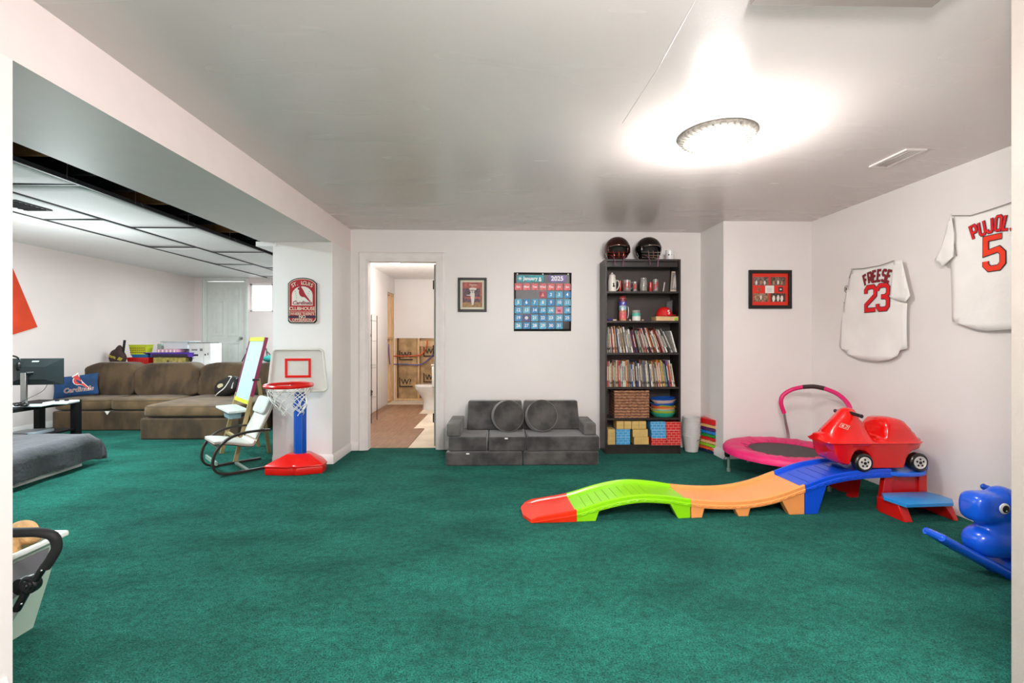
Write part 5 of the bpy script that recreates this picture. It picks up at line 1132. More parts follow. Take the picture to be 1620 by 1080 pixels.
for j in range(1, 6):
    for i in range(7):
        if j == 1 and i < 3: continue
        if n_ > 31: break
        if n_ == 1: card(xs[i], zs[j], cw, chh, mat('card_crimson', '#b23a55', .5, var=.3, vs=25), '', .03, mat('card_hat', '#f0a090', .5), extra=[(-.018,-.02),(.018,-.02),(.008,.004),(0,.026),(-.008,.004)])
        elif n_ == 17: card(xs[i], zs[j], cw, chh, mat('card_pink', '#d98aa6', .5, var=.3, vs=25), '', .03, mat('card_red2', '#b8242c', .5), extra=arc(0,-.008,.02,.012,0,360,10)[:-1])
        elif n_ == 20: card(xs[i], zs[j], cw, chh, mat('card_indigo', '#4d4f8e', .5, var=.3, vs=25), '', .03, PAPER, extra=arc(0,.0,.02,.02,0,360,14)[:-1])
        else: card(xs[i], zs[j], cw, chh, CBm[(i*2+j) % 3], str(n_), .048)
        n_ += 1
for u in (.06,.5,.94): b = B(); b.at(T(w_*u,-.011,h*.975)); b.lathe([(.001,-.001),(.006,-.001),(.006,.001),(.001,.001)], 12) if False else b.poly(arc(0,0,.007,.007,0,360,10)[:-1], .003); obj('grommet', b, WHITE, t)
# ---- clubhouse sign on the pillar
a = onY(456.5, 511, 4.608); c_ = onY(502, 439.5, 4.608); w_ = c_.x-a.x; h = c_.z-a.z; k_ = h/.86
t = thing('clubhouse_sign', 'red arched wooden clubhouse sign with bird and lettering on the pillar', 'sign', ((a.x+c_.x)/2, 4.606, a.z))
def sgn(ins):
    W2 = w_/2-ins; top = h*.875-ins*.4
    return [(-W2+.02,ins),(W2-.02,ins),(W2,ins+.022),(W2,top)]+[(W2*math.cos(q)*.9, top+(h-ins-top)*math.sin(q)**1.0+.0) for q in [PI*(.12+.76*i/14) for i in range(15)]]+[(-W2,top),(-W2,ins+.022)]
SGR = mat('sign_red', '#a80f22', .4, var=.15, vs=5); SGC = mat('sign_cream', '#e5d7bf', .5); SGK = mat('sign_black', '#191716', .4)
b = B(); b.at(T(0,-.012,0)); b.poly(sgn(0), .011); obj('board', b, SGK, t, bevel=.002)
b = B(); b.at(T(0,-.0128,0)); b.poly(sgn(.010), .0006); obj('cream_border', b, SGC, t, smooth=0)
b = B(); b.at(T(0,-.0136,0)); b.poly(sgn(.015), .0006); obj('red_field', b, SGR, t, smooth=0)
yy = -.0144
b = B(); b.at(T(0,yy,0)); mid = h*.39; b.poly([(-w_*.36,mid),(w_*.36,mid)]+[(w_*.36*math.cos(q), mid+h*.22+h*.2*math.sin(q)) for q in [PI*i/16 for i in range(17)]], .0006); obj('baseball_field', b, mat('sign_ball', '#ddd6cc', .5), t, smooth=0)
b = B()
for s_ in (-1, 1):
    for i in range(11):
        q = math.radians(-38+i*9.2); r_ = w_*.42; cx = s_*w_*.62; x = cx-s_*r_*math.cos(q); zz = mid+h*.17+r_*math.sin(q)*1.15
        b.at(T(x,yy-.0006,zz) @ R(s_*(q+.5),'Y')); b.box(-.008,.008,-.0003,0,-.0014,.0014)
obj('stitches', b, SGR, t)['kind'] = 'stuff'
b = B(); b.at(T(w_*.02,yy-.0012,mid+h*.24)); b.poly([(p[0]*w_*.62, p[1]*w_*.62) for p in BIRD], .0006); obj('bird_emblem', b, mat('sign_bird', '#9c1226', .4), t, smooth=0)
b = B(); b.text('Cardinals', w_*.18, 0, mid+h*.055, yy-.0022, bold=.02, shear=.25); obj('script_text', b, mat('sign_script', '#8a2030', .5), t, fix=False)
b = B()
for i, chx in enumerate('ST. LOUIS'):
    q = math.radians(122-64*i/8); r_ = w_*.62; b.text(chx, w_*.185, 0, 0, M=T(r_*math.cos(q)*1.0, yy-.001, h*.50+r_*math.sin(q)*.98) @ R(-(q-PI/2)*.75,'Y'), bold=.012)
obj('top_letters', b, SGC, t, fix=False)
b = B(); b.text('CLUBHOUSE', w_*.165, 0, h*.315, yy-.001, bold=.012, space=.94); obj('clubhouse_letters', b, SGC, t, fix=False)
b = B(); b.box(-w_*.46,w_*.46,yy,yy+.0006,h*.245,h*.252); obj('divider_line', b, SGC, t)
b = B(); b.box(-w_*.46,w_*.46,yy,yy+.0006,h*.115,h*.16); obj('navy_band', b, mat('sign_navy', '#1c1b3c', .5), t)
b = B(); b.text("WHERE THERE'S", w_*.115, 0, h*.2, yy-.001, bold=.008); b.text('NO', w_*.15, 0, h*.138, yy-.001, bold=.02); b.text('OFFSEASON', w_*.13, 0, h*.07, yy-.001, bold=.012); obj('slogan_letters', b, SGC, t, fix=False)
# ---- jerseys on the right wall. local frame: x runs to the right in the photo (towards -Y), z up, -y into the room
JW = mat('jersey_white', '#f3efeb', .8, var=.03, vs=6, bump=.15, bs=30)
NAVY = mat('jersey_navy', '#23202e', .7)
STK = {'F':[[(0,0),(0,1),(.62,1)],[(0,.52),(.5,.52)]],'R':[[(0,0),(0,1),(.5,1),(.62,.88),(.62,.62),(.5,.5),(0,.5)],[(.3,.5),(.62,0)]],
 'E':[[(.62,0),(0,0),(0,1),(.62,1)],[(0,.52),(.5,.52)]],'S':[[(0,.14),(.14,0),(.48,0),(.62,.14),(.62,.38),(.48,.5),(.14,.52),(0,.64),(0,.86),(.14,1),(.48,1),(.62,.86)]],
 'P':[[(0,0),(0,1),(.5,1),(.62,.88),(.62,.58),(.5,.46),(0,.46)]],'U':[[(0,1),(0,.14),(.14,0),(.48,0),(.62,.14),(.62,1)]],'J':[[(0,.25),(0,.14),(.14,0),(.42,0),(.56,.14),(.56,1)]],
 'O':[[(.14,0),(.48,0),(.62,.14),(.62,.86),(.48,1),(.14,1),(0,.86),(0,.14),(.14,0)]],'L':[[(0,1),(0,0),(.56,0)]],
 '2':[[(0,.72),(0,.88),(.12,1),(.5,1),(.62,.88),(.62,.62),(0,.22),(0,0),(.64,0)]],'3':[[(0,.78),(0,.88),(.12,1),(.5,1),(.62,.88),(.62,.64),(.48,.52),(.22,.52)],[(.48,.52),(.62,.40),(.62,.12),(.5,0),(.12,0),(0,.12),(0,.24)]],
 '5':[[(.6,1),(0,1),(0,.52),(.48,.6),(.62,.46),(.62,.14),(.48,0),(.14,0),(0,.14),(0,.26)]]}
def sletter(b, c_, size, wt, M, y, xs=.62):
    o = b.M
    for s_ in STK[c_]:
        b.M = o @ M; 
        P = [((p[0]-.31)*size*xs, p[1]*size) for p in s_]
        d0 = (Vector(P[0])-Vector(P[1])).normalized()*0; 
        ribbon(b, P, wt, y)
    b.M = o
def jersey(name, label, outline, name_txt, num, nc, ns, arcr, Z_off, nz, sleeves, cx, numsz, mred, mnum, seams):
    X = 3.16
    t = thing(name, label, 'jersey', (X-.004, 0, 0), -PI/2, 'baseball jerseys pinned to the right wall')
    # local x = -Y world -> right in the photo ; local y = +X... the frame rotates -90deg about z: local x -> -Y, local y -> +X
    def LP(px, py, off=.03): p = onX(px, py, X-off); return (-p.y, p.z)
    def cloth(nm, pts, off, m, n=16, amp=.008):
        P = [LP(*q) for q in pts]; bm = bmesh.new(); vs = [bm.verts.new((x, 0, z)) for x, z in P]; bm.faces.new(vs)
        xs_ = [p[0] for p in P]; zs_ = [p[1] for p in P]
        for k in range(1, n):
            for co, no in (((min(xs_)+(max(xs_)-min(xs_))*k/n,0,0),(1,0,0)),((0,0,min(zs_)+(max(zs_)-min(zs_))*k/n),(0,0,1))):
                bmesh.ops.bisect_plane(bm, geom=bm.verts[:]+bm.edges[:]+bm.faces[:], plane_co=co, plane_no=no)
        x0_, x1_, z0_, z1_ = min(xs_), max(xs_), min(zs_), max(zs_)
        for v in bm.verts:
            u = (v.co.x-x0_)/(x1_-x0_); w3 = (v.co.z-z0_)/(z1_-z0_)
            v.co.y = -off-.010*(1-w3)-amp*(math.sin(u*11+w3*2)*.4+noise.noise(Vector((v.co.x*5, v.co.z*4, off*40)))*1.0)*(1-.5*w3)
        if nm == 'body': ext.append((x0_, x1_, z0_, z1_, off, amp))
        b = B(); bm.verts.index_update(); b.add([tuple(v.co) for v in bm.verts], [[v.index for v in f.verts] for f in bm.faces]); bm.free()
        return obj(nm, b, m, t, solid=.004, smooth=80)
    ext = []
    cloth('body', outline, .030, JW)
    def conform(b, k):
        x0_, x1_, z0_, z1_, off, amp = ext[0]; out = []
        for v in b.v:
            u = (v.x-x0_)/(x1_-x0_); w3 = (v.z-z0_)/(z1_-z0_)
            out.append(Vector((v.x, -off-.010*(1-w3)-amp*(math.sin(u*11+w3*2)*.4+noise.noise(Vector((v.x*5, v.z*4, off*40))))*(1-.5*w3)-k, v.z)))
        b.v = out
    for nm, pts, off in sleeves: cloth(nm, pts, off, JW, 7, .006)
    for nm, pts in seams:
        b = B(); P = [LP(*q) for q in pts]; b.tube([(x, -.047, z) for x, z in P], .0028, 5); obj(nm, b, mat('seam_grey', '#8a857f', .8), t)
    c0 = LP(cx, Z_off, .05)
    for lay, (wt, mm, y) in enumerate(((1.0, NAVY, -.058), (.66, mred, -.060))):
        b = B(); n = len(name_txt)
        for i, chx in enumerate(name_txt):
            q = (i-(n-1)/2)*nc; rr_ = arcr
            b2 = T(c0[0]+rr_*math.sin(q), 0, c0[1]-rr_*(1-math.cos(q))) @ R(q, 'Y')
            sletter(b, chx, ns, .014 if lay else .021, b2, y)
        conform(b, .0075+.0015*lay); obj('name_letters' if lay else 'name_outline', b, mm, t, fix=False, smooth=0)
        b = B(); c1 = LP(cx, nz, .05)
        for i, chx in enumerate(num):
            xx = (i-(len(num)-1)/2)*numsz*.66; sletter(b, chx, numsz, .032 if lay else .042, T(c1[0]+xx, 0, c1[1]), y, .86)
        conform(b, .0075+.0015*lay); obj('number' if lay else 'number_outline', b, (mnum if lay else mm), t, fix=False, smooth=0)
    return t, LP
JR = mat('jersey_red', '#e0131a', .7); JD = mat('jersey_darkred', '#8f1a22', .7); JO = mat('jersey_orange_red', '#ee3a18', .7)
t1, LPf = jersey('baseball_jersey', 'white baseball jersey with red number 23 pinned to the right wall',
  [(1350,425),(1372,424),(1396,419),(1419,411),(1421,440),(1418,470),(1437,480),(1436,551),(1425,554),(1421,563),(1409,569),(1390,571.5),(1362,568),(1345,560),(1333,551),(1330,547),(1334,510),(1339,470),(1345,440)],
  'FREESE', '23', .128, .088, .34, 444.5, 489.5, [('right_sleeve', [(1420,410.5),(1433,411),(1440,440),(1447,468),(1441,477),(1430,476),(1415,470),(1417,440)], .055), ('left_sleeve', [(1350,424),(1347,426),(1341,450),(1335,486),(1344,484),(1351,450)], .02)],
  1386, .195, JD, JR, [('shoulder_seam', [(1350,425.5),(1370,424.5),(1395,420),(1420,411.5)]), ('arm_seam', [(1351,427),(1347,440)]), ('cuff_seam', [(1416,468.5),(1430,473.5),(1440,474.5)])])
b = B(); x, z = LPf(1339.5, 457); b.tube([(x+.022*math.cos(q), -.030, z+.03*math.sin(q)) for q in [2*PI*k/16 for k in range(16)]], .002, 5, closed=True); b.text('B', .04, x, z, -.031, bold=.02); obj('sleeve_patch', b, BLKM, t1, fix=False)
b = B(); x, z = LPf(1337, 480); b.box(x-.008,x+.004,-.032,-.030,z+.004,z+.012); b.box(x-.004,x+.006,-.032,-.030,z-.012,z-.004); obj('sleeve_mark', b, BLKM, t1)
t2, LPp = jersey('baseball_jersey', 'white baseball jersey with red number 5, cut off by the right edge of view',
  [(1511,340),(1540,340),(1570,331),(1600,321),(1622,312),(1665,298),(1700,330),(1700,520),(1600,521),(1565,523),(1545,520),(1511,508),(1509,470),(1506,400),(1508,370)],
  'PUJOLS', '5', .122, .088, .38, 365.5, 424, [('left_sleeve', [(1511,338),(1505,360),(1498,390),(1487,411),(1499,421),(1508,414),(1516,406),(1517,370),(1512,345)], .055), ('right_sleeve', [(1665,298),(1690,296),(1740,400),(1712,420),(1690,400)], .05)],
  1571.5, .195, JR, JO, [('shoulder_seam', [(1511,341),(1540,341),(1570,332),(1600,322),(1622,313)]), ('arm_seam', [(1512,345),(1513,375),(1518,405)]), ('cuff_seam', [(1489,409),(1499,406),(1507,404)])])
# ---- mini trampoline
TC = Vector((2.52, 4.14, 0)); TR = .495
t = thing('mini_trampoline', 'pink padded mini trampoline with handlebar in the far right corner', 'trampoline', TC)
PINK = mat('pad_pink', '#e0206e', .45, var=.12, vs=6, bump=.3, bs=15); PINKT = mat('pad_pink_top', '#ea3d82', .45, var=.15, vs=7, bump=.3, bs=15)
nseg = 72
def tri(k, r_, z_, am=.0): a_ = 2*PI*k/nseg; return ((r_+am)*math.cos(a_), (r_+am)*math.sin(a_), z_)
b = B(); rings = []
for k in range(nseg):
    pz = .004*math.sin(k*2.3)+.003*math.sin(k*5.1)
    rings.append([tri(k, r_, z_+pz*w3) for r_, z_, w3 in ((.285,.222,0),(.30,.234,1),(.38,.248,1.5),(.45,.252,.8),(.485,.244,.2),(TR+.005,.222,0),(TR+.004,.190,0),(TR-.012,.188,0),(TR-.015,.215,0))])
b.loft(rings, False, True); obj('pad', b, PINK, t, smooth=70)
b = B()
for k in range(34):
    a_ = 2*PI*k/34+.05*math.sin(k*3); b.tube([((.295+.0)*math.cos(a_), .295*math.sin(a_), .234),((.35+.03*math.sin(k*7))*math.cos(a_+.03), (.35+.03*math.sin(k*7))*math.sin(a_+.03), .2445)], .0022, 4)
obj('pad_creases', b, mat('pad_shade', '#b8185a', .6), t)['kind'] = 'stuff'
b = B(); b.lathe([(.001,.220),(.284,.222),(.286,.226),(.001,.226)], 60); obj('jump_mat', b, mat('mat_dark', '#3f3a38', .6, var=.2, vs=30), t)
b = B(); b.tube([tri(k, .292, .228) for k in range(nseg)], .005, 6, closed=True); obj('mat_edge', b, mat('pad_shade', '#b8185a', .6), t)
b = B(); b.tube([tri(k, .475, .195) for k in range(nseg)], .0125, 8, closed=True); obj('frame_ring', b, METAL, t)
for ad in (163, 235, 283, 340, 40, 100):
    a_ = math.radians(ad); x, y = .455*math.cos(a_), .455*math.sin(a_)
    b = B(); b.cyl((x,y,.012),(x,y,.19),.0115,10); b.cyl((x,y,0),(x,y,.028),.017,12); lg = obj('leg', b, mat('leg_grey', '#9fb0a8', .35, .6), t)
    b = B(); b.sup((x*1.03,y*1.03,.165),(.02,.02,.035),.6); b.tube([(x*1.05,y*1.05,.15),(x*1.1,y*1.08,.10),(x*1.08,y*1.1,.06)], .0025, 5); obj('leg_strap', b, BLKM, lg)
def hb_(px, py, Y): return onY(px, py, Y)-TC
h_lo = [hb_(1247,697,4.545), hb_(1246.5,685,4.55), hb_(1243,668,4.54), hb_(1240.5,653,4.53)]
h_p1 = [hb_(1240.5,653,4.53), hb_(1235.5,637,4.52), hb_(1239,625,4.51), hb_(1253,616,4.49), hb_(1271,611.8,4.42)]
h_g = [hb_(1271,611.8,4.42), hb_(1288,611.3,4.35), hb_(1305,614.5,4.27)]
h_p2 = [hb_(1305,614.5,4.27), hb_(1323,622,4.18), hb_(1337,633,4.09), hb_(1344.5,647,4.03), hb_(1340,668,4.0)]
h_l2 = [hb_(1340,668,4.0), hb_(1332,682,3.99), hb_(1328,700,3.985), Vector((.47,-.155,.2))]
b = B(); b.tube(smoothpts(h_lo,5), .0125, 10); obj('handlebar_post', b, METAL, t); b = B(); b.tube(smoothpts(h_l2,5), .0125, 10); obj('handlebar_post', b, METAL, t)
b = B(); b.tube(smoothpts(h_p1,6), .0195, 10); obj('foam_sleeve', b, PINK, t); b = B(); b.tube(smoothpts(h_p2,6), .0195, 10); obj('foam_sleeve', b, PINK, t)
b = B(); b.tube(smoothpts(h_g,6), .0205, 10); obj('foam_grip', b, mat('grip_dark', '#3a2422', .6), t)
# ---- coaster track
ck = thing('coaster_track', 'multicoloured wavy toy coaster track with platform and steps across the carpet', 'toy coaster', (.195, 3.09, 0), .062)
CT = {'red': mat('track_red', '#e5300e', .3, coat=.2), 'lime': mat('track_lime', '#8fdc0c', .3, coat=.2), 'orange': mat('track_orange', '#f7a05a', .3, coat=.2), 'blue': mat('track_blue', '#1050d8', .3, coat=.2), 'sky': mat('track_sky', '#2a93dc', .3, coat=.2), 'redp': mat('platform_red', '#d81410', .3, coat=.2)}
PR = [(0,.034),(.15,.055),(.3,.078),(.5,.132),(.66,.162),(.78,.168),(.95,.152),(1.09,.128),(1.3,.108),(1.5,.108),(1.7,.138),(1.914,.205),(2.1,.262),(2.28,.290),(2.5,.301),(2.62,.301)]
def zrail(s_):
    for (a, za), (c3, zc) in zip(PR, PR[1:]):
        if a <= s_ <= c3:
            u = (s_-a)/(c3-a); i = PR.index((a, za)); m0 = (PR[i+1][1]-PR[max(0,i-1)][1])/(PR[i+1][0]-PR[max(0,i-1)][0]); j = min(len(PR)-1, i+2); m1 = (PR[j][1]-PR[i][1])/(PR[j][0]-PR[i][0]); H = c3-a
            return za*(2*u**3-3*u*u+1)+m0*H*(u**3-2*u*u+u)+zc*(-2*u**3+3*u*u)+m1*H*(u**3-u*u)
    return PR[-1][1]
TW = .365
def section(s_, sk, dk=.022):
    z_ = zrail(s_); zb_ = max(.002, z_-sk)
    prof = [(0,zb_),(-.004,z_-.030),(.002,z_-.026),(.002,z_-.004),(.008,z_),(.020,z_),(.026,z_-.006),(.030,z_-dk),(TW-.030,z_-dk),(TW-.026,z_-.006),(TW-.020,z_),(TW-.008,z_),(TW-.002,z_-.004),(TW-.002,z_-.026),(TW+.004,z_-.030),(TW,zb_),(TW-.012,zb_),(TW-.014,z_-dk-.01),(.014,z_-dk-.01),(.012,zb_)]
    return [(s_, y, max(.001, z)) for y, z in prof]
def track(nm, s0, s1, m, n, sk):
    b = B(); b.loft([section(s0+.0012+(s1-s0-.0024)*i/n, sk(s0+(s1-s0)*i/n)) for i in range(n+1)]); return obj(nm, b, m, ck, smooth=35)
# rounded red tip
b = B(); rings = []
for i in range(9):
    s_ = .03*i/8 if False else -.05+.35*i/8
    z_ = .022+.012*max(0, s_/.0001 > 0) if s_ < 0 else zrail(s_)
    ins = .11*max(0, (-s_)/.05)**1.6 if s_ < 0 else 0
    sec = section(max(0, s_), .2, .012 if s_ < .03 else .018)
    rings.append([(s_-(0), y*(1-2*ins/TW)+ins, min(z, .02) if s_ < 0 and z > .02 else z) for _, y, z in sec])
b.loft(rings); obj('red_section', b, CT['red'], ck, smooth=35)
tl_ = track('lime_section', .3, 1.09, CT['lime'], 26, lambda s_: .052)
to_ = track('orange_section', 1.09, 1.914, CT['orange'], 26, lambda s_: .052)
tb_ = track('blue_section', 1.914, 2.56, CT['blue'], 20, lambda s_: .058)
def legs(nm, top0, top1, bot0, bot1, m, par, y0=.004, y1=TW-.004, inset=.0):
    b = B(); zt0, zt1 = zrail(top0)-.04, zrail(top1)-.04
    for ya, yc in ((y0, y0+.05), (y1-.05, y1)):
        b2 = B(); b2.loft([[(bot0,ya,0),(bot1,ya,0),(bot1,yc,0),(bot0,yc,0)],[(top0,ya,zt0),(top1,ya,zt1),(top1,yc,zt1),(top0,yc,zt0)]]); obj(nm, b2, m, par, bevel=.003)
legs('foot', .302, .46, .302, .43, CT['lime'], tl_); legs('foot', .94, 1.086, 1.0, 1.086, CT['lime'], tl_)
legs('foot', 1.094, 1.19, 1.094, 1.17, CT['orange'], to_); legs('foot', 1.40, 1.52, 1.43, 1.50, CT['orange'], to_); legs('foot', 1.74, 1.91, 1.80, 1.91, CT['orange'], to_)
legs('foot', 1.918, 2.08, 1.918, 2.01, CT['blue'], tb_)
# scalloped side trim and tread grooves
def scal(s0, s1, m, par):
    b = B(); n = int((s1-s0)/.055)
    for i in range(n):
        a = s0+(s1-s0)*(i+.08)/n; c3 = s0+(s1-s0)*(i+.92)/n
        b.tube([(a+(c3-a)*u, -.004, zrail(a+(c3-a)*u)-.034-.008*math.sin(PI*u)) for u in (0,.2,.4,.6,.8,1)], .0028, 5)
    obj('scallop_trim', b, m, par)
scal(.32, 1.07, CT['lime'], tl_); scal(1.11, 1.9, CT['orange'], to_); scal(1.94, 2.5, CT['blue'], tb_)
for par, ss, m in ((tl_, [.38+.055*i for i in range(9)], mat('track_lime_groove', '#74ba08', .4)), (tb_, [1.98+.07*i for i in range(6)], mat('track_blue_groove', '#0c3fb0', .4))):
    b = B()
    for s_ in ss: b.tube([(s_, .045, zrail(s_)-.0215), (s_, TW-.09, zrail(s_)-.0215)], .0022, 4)
    obj('tread_lines', b, m, par)
# platform
def er2(cx, cy, rx, ry, z, n=40, e=.75): 
    P = lambda v: math.copysign(abs(v)**e, v)
    return [(cx+rx*P(math.cos(2*PI*k/n)), cy+ry*P(math.sin(2*PI*k/n)), z) for k in range(n)]
b = B(); b.loft([er2(2.685,.175,.185,.20,.250), er2(2.685,.175,.195,.212,.258), er2(2.685,.175,.195,.212,.272), er2(2.685,.175,.188,.205,.280)]); pf = obj('platform', b, mat('platform_blue', '#1d6ade', .3, coat=.2), ck, smooth=40)
b = B(); b.box(2.83,2.875,.03,.32,.278,.315); obj('end_stop', b, mat('platform_blue', '#1d6ade', .3, coat=.2), pf, bevel=.012, seg=3)
RP = CT['redp']
b = B()
for ya in (.03, .30):
    b2 = B(); b2.loft([[(2.50,ya,0),(2.57,ya,0),(2.57,ya+.04,0),(2.50,ya+.04,0)],[(2.54,ya,.262),(2.61,ya,.262),(2.61,ya+.04,.262),(2.54,ya+.04,.262)]]); obj('platform_leg', b2, RP, ck, bevel=.004)
    b2 = B(); b2.box(2.80,2.86,ya,ya+.04,0,.262); obj('platform_leg', b2, RP, ck, bevel=.004)
b = B(); b.box(2.58,2.82,.045,.06,.10,.262); obj('platform_panel', b, RP, ck)
b = B(); b.poly([(2.18,.12),(2.2,.215),(2.55,.245),(2.55,.02),(2.42,.05),(2.32,.10)], .02); 
b.v = [v+Vector((0,.31,0)) for v in b.v]; obj('side_beam', b, RP, ck, bevel=.003)
# steps in front
b = B(); b.loft([[(2.46,-.21,z),(2.80,-.21,z),(2.87,-.14,z),(2.87,-.06,z),(2.84,.02,z),(2.50,.02,z),(2.44,-.06,z)] for z in (.108,.113,.128)]+[[(2.47,-.20,.132),(2.80,-.20,.132),(2.86,-.135,.132),(2.86,-.06,.132),(2.83,.012,.132),(2.505,.012,.132),(2.45,-.06,.132)]]); 
st = obj('step', b, CT['sky'], ck, smooth=40)
for sx, x in ((1, 2.50), (-1, 2.83)):
    b = B(); b.loft([[(x-.03*(sx > 0),-.19,0),(x+.03,-.19,0),(x+.03,.02,0),(x-.03*(sx > 0),.02,0)],[(x-.04,-.15,.107),(x+.02,-.15,.107),(x+.02,.02,.107),(x-.04,.02,.107)]]); obj('step_leg', b, RP, ck, bevel=.004)
# ---- ride-on car
S = 1/1851
cz_ = .303
pcar = onY(1391.5, 740, 3.262)
car = thing('ride_on_car', 'glossy red ride-on toy car standing on top of the blue platform', 'toy car', (pcar.x-.022, 3.385, .2815), .02)
ST_ = [(105,428,478,.085),(118,420,485,.100),(150,414,500,.115),(195,412,560,.122),(215,385,640,.128),(240,345,740,.130),(285,290,790,.132),(330,240,805,.133),(385,185,812,.134),(420,150,700,.135),(450,108,650,.135),(490,84,628,.135),(540,82,622,.135),(580,90,628,.135),(605,125,640,.135),(640,205,665,.136),(670,235,700,.136),(695,262,860,.136),(730,335,862,.136),(755,430,862,.136),(770,472,862,.136),(800,474,862,.136),(850,462,862,.136),(885,436,862,.137),(897,335,862,.137),(915,262,862,.137),(940,226,862,.138),(1000,206,862,.138),(1080,206,862,.138),(1115,210,860,.138),(1150,222,740,.138),(1200,244,665,.138),(1240,290,632,.138),(1262,330,626,.138),(1300,372,620,.136),(1340,432,612,.130),(1375,448,600,.115),(1400,458,570,.108),(1420,478,540,.085)]
def csec(zx, zt_, zb_, hw):
    x = (zx-760)*S; zt_ = (890-zt_)*S; zb_ = (890-zb_)*S; zs_ = min(zt_-.004, .205); zb_ = min(zb_, zs_-.012); e = zt_-zs_
    narrow = .46 if zx < 760 else .78
    R_ = [(0,zb_),(hw*.8,zb_),(hw*.93,zb_+.012*min(1,(zs_-zb_)/.05)),(hw*.95,(zb_+zs_)/2),(hw*.98,zs_-.012 if zs_-zb_ > .03 else zs_-.004),(hw+.010,zs_-.004),(hw+.006,zs_+.002),(hw*(.90 if zx < 760 else .94),zs_+.12*e+.001),(hw*(narrow+.12),zs_+.5*e),(hw*narrow,zs_+.8*e),(hw*(narrow-.2),zs_+.97*e),(0,zt_)]
    return [(x, -p[0], p[1]) for p in R_]+[(x, p[0], p[1]) for p in R_[-2:0:-1]]
b = B(); b.loft([csec(*q) for q in ST_]); obj('car_body', b, mat('car_red', '#e30a06', .2, coat=.6), car, smooth=50)
# recessed front cowl narrows towards the handlebar
for sy in (-1, 1):
    b = B(); b.cyl((-.135,sy*.03,.405),(-.135+.02,sy*.125,.392),.012,14); b.sup((-.115,sy*.127,.392),(.014,.008,.014),1,1,14,8); obj('handle_grip', b, BLACK, car, smooth=60)
WR = .0655
for wx, nm in ((555,'f'),(1300,'r')):
    for sy in (-1, 1):
        x = (wx-760)*S; y = sy*.130; b = B(); b.at(T(x,y,WR+.001) @ R(sy*-PI/2,'X') @ R(PI,'X') if False else T(x,y,WR+.001) @ R(PI/2 if sy < 0 else -PI/2,'X'))
        b.lathe([(.001,-.03),(WR-.006,-.03),(WR,-.022),(WR,.014),(WR-.005,.021),(WR-.012,.024),(.046,.022),(.046,.016),(.001,.016)], 36); wh = obj('wheel', b, mat('tyre_black', '#18140f', .3, coat=.3), car, smooth=35)
        b = B(); b.at(T(x,y,WR+.001) @ R(PI/2 if sy < 0 else -PI/2,'X')); b.lathe([(.001,.017),(.040,.017),(.044,.020),(.044,.026),(.039,.027),(.036,.022),(.012,.024),(.001,.024)], 32); hb2 = obj('hub_cap', b, mat('hub_white', '#dcd6cf', .35), wh, smooth=35)
        b = B()
        for k in range(5):
            a_ = 2*PI*k/5+.3; b.at(T(x,y,WR+.001) @ R(PI/2 if sy < 0 else -PI/2,'X') @ R(a_,'Z')); b.lathe([(.001,.0),(.0075,.0),(.0075,.0015),(.001,.0015)], 12, (.024,0,.0225))
        b.at(T(x,y,WR+.001) @ R(PI/2 if sy < 0 else -PI/2,'X')); b.lathe([(.001,.024),(.011,.024),(.011,.0265),(.001,.0265)], 16); obj('hub_holes', b, BLACK, wh)
b = B(); b.at(T(-.222,-.105,.318) @ R(-.55,'Z') @ R(.38,'X') @ R(.35,'Y')); ribbon(b, [(-.026,-.016),(.026,-.016),(.026,.016),(-.026,.016)], .004, -.001, closed=True); b.box(-.018,-.004,-.002,-.001,-.008,.008); ribbon(b, [(.004,.008),(.018,.008),(.018,0),(.004,-.008),(.018,-.008)], .004, -.001); obj('side_decal', b, mat('decal_cream', '#e8cdb8', .5), car, fix=False)
b = B()
for i in range(6): b.cyl((.012+i*.009,-.06,.2275+i*.0016),(.012+i*.009,.06,.2275+i*.0016),.002,6)
obj('seat_ridges', b, mat('car_red', '#e30a06', .2, coat=.6), car)
# ---- rocking toy
rk = thing('rocking_animal', 'blue plastic rocking animal toy with white ringed eye at the right edge', 'rocking toy', (2.66, 2.36, 0), .0)
RB_ = mat('rocker_blue', '#1058d8', .25, coat=.4)
def Q(px, py, Y=2.36): p = onY(px, py, Y); return Vector((p.x-2.66, 0, p.z))
b = B()
b.sup(Q(1598,806,2.30)+Vector((.03,0,0)), (.115,.08,.088), .85, .85); b.sup(Q(1573,808,2.30)+Vector((.0,0,0)), (.082,.072,.078), .6, .6)
b.sup(Q(1600,845,2.30)+Vector((.02,0,0)), (.13,.07,.095), .8, .8); b.sup(Q(1586,866,2.28)+Vector((.03,0,0)), (.125,.085,.075), .75, .75)
b.sup((.08,0,.15), (.17,.095,.09), .8, .8); b.sup((.16,0,.24), (.12,.09,.05), .8); b.sup((.27,0,.27), (.045,.09,.1), .8)
b.sup(Q(1589,780,2.34)+Vector((.0,0,0)), (.05,.05,.03), 1, 1)
obj('body', b, RB_, rk, remesh=.009)
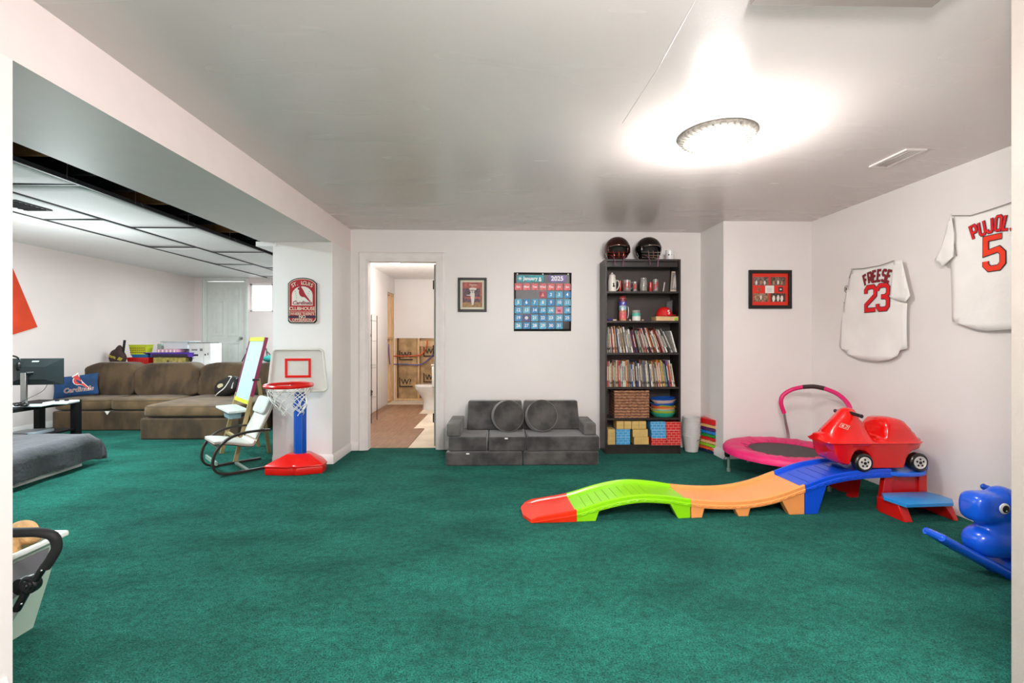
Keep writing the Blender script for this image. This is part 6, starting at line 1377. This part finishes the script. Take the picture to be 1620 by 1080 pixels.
for sy in (-1, 1):
    N_ = lambda px, py: Q(px, py, 2.35)+Vector((0, sy*.045, 0))
    pr_ = smoothpts([N_(1480,846), N_(1500,857), N_(1525,871), N_(1560,889), N_(1590,906), N_(1606,916), Vector((.06,sy*.06,.027)), Vector((.16,sy*.06,.03)), Vector((.28,sy*.06,.085)), Vector((.38,sy*.06,.18))], 6)
    b = B(); b.tube(pr_, [.018+.010*min(1,i/30) for i in range(len(pr_))], 12); obj('rocker', b, RB_, rk, smooth=60)
b = B(); qq = Q(1484,847.5,2.35); b.bar(qq+Vector((0,-.055,0)), qq+Vector((0,.055,0)), .036, .034); obj('cross_piece', b, RB_, rk, bevel=.012, seg=3)
b = B(); b.bar((.37,-.06,.17),(.37,.06,.17),.03,.03); obj('cross_piece', b, RB_, rk, bevel=.01)
b = B(); b.loft([[(-.32,y,.14) if 0 else (x,y,z) for x,y,z in ((-.10,-.08,.05),(-.10,.08,.05),(.24,.08,.04),(.24,-.08,.04))],[(-.08,-.08,.09),(-.08,.08,.09),(.22,.08,.10),(.22,-.08,.10)]]); obj('deck', b, RB_, rk, bevel=.012, seg=3)
for sy in (-1,): pass
b = B(); hs = Q(1583,779,2.36); b.tube([hs+Vector((0,-.085,.004)), hs+Vector((0,.085,.004))], .0135, 10); b.sup(hs+Vector((0,-.085,.004)),(.016,.012,.016),1,1,12,8); b.sup(hs+Vector((0,.085,.004)),(.016,.012,.016),1,1,12,8); obj('handlebar', b, mat('rocker_handle', '#0c44a8', .3), rk, smooth=60)
for sy in (-1, 1):
    ey = Q(1588, 804, 2.285)-Vector((.012,0,0)); dy = sy*.079
    b = B(); b.sup(ey+Vector((.012,dy,.0)), (.027,.007,.027), 1, 1, 24, 12); obj('eye_white', b, WHITE, rk, smooth=80)
    b = B(); b.sup(ey+Vector((.014,dy+sy*.005,-.001)), (.0185,.006,.0185), 1, 1, 20, 10); obj('pupil', b, BLACK, rk, smooth=80)
    b = B(); b.sup(ey+Vector((.010,dy+sy*.0115,-.008)), (.0035,.002,.0035), 1, 1, 10, 6); obj('eye_glint', b, WHITE, rk)
# small outlet style dots on the walls
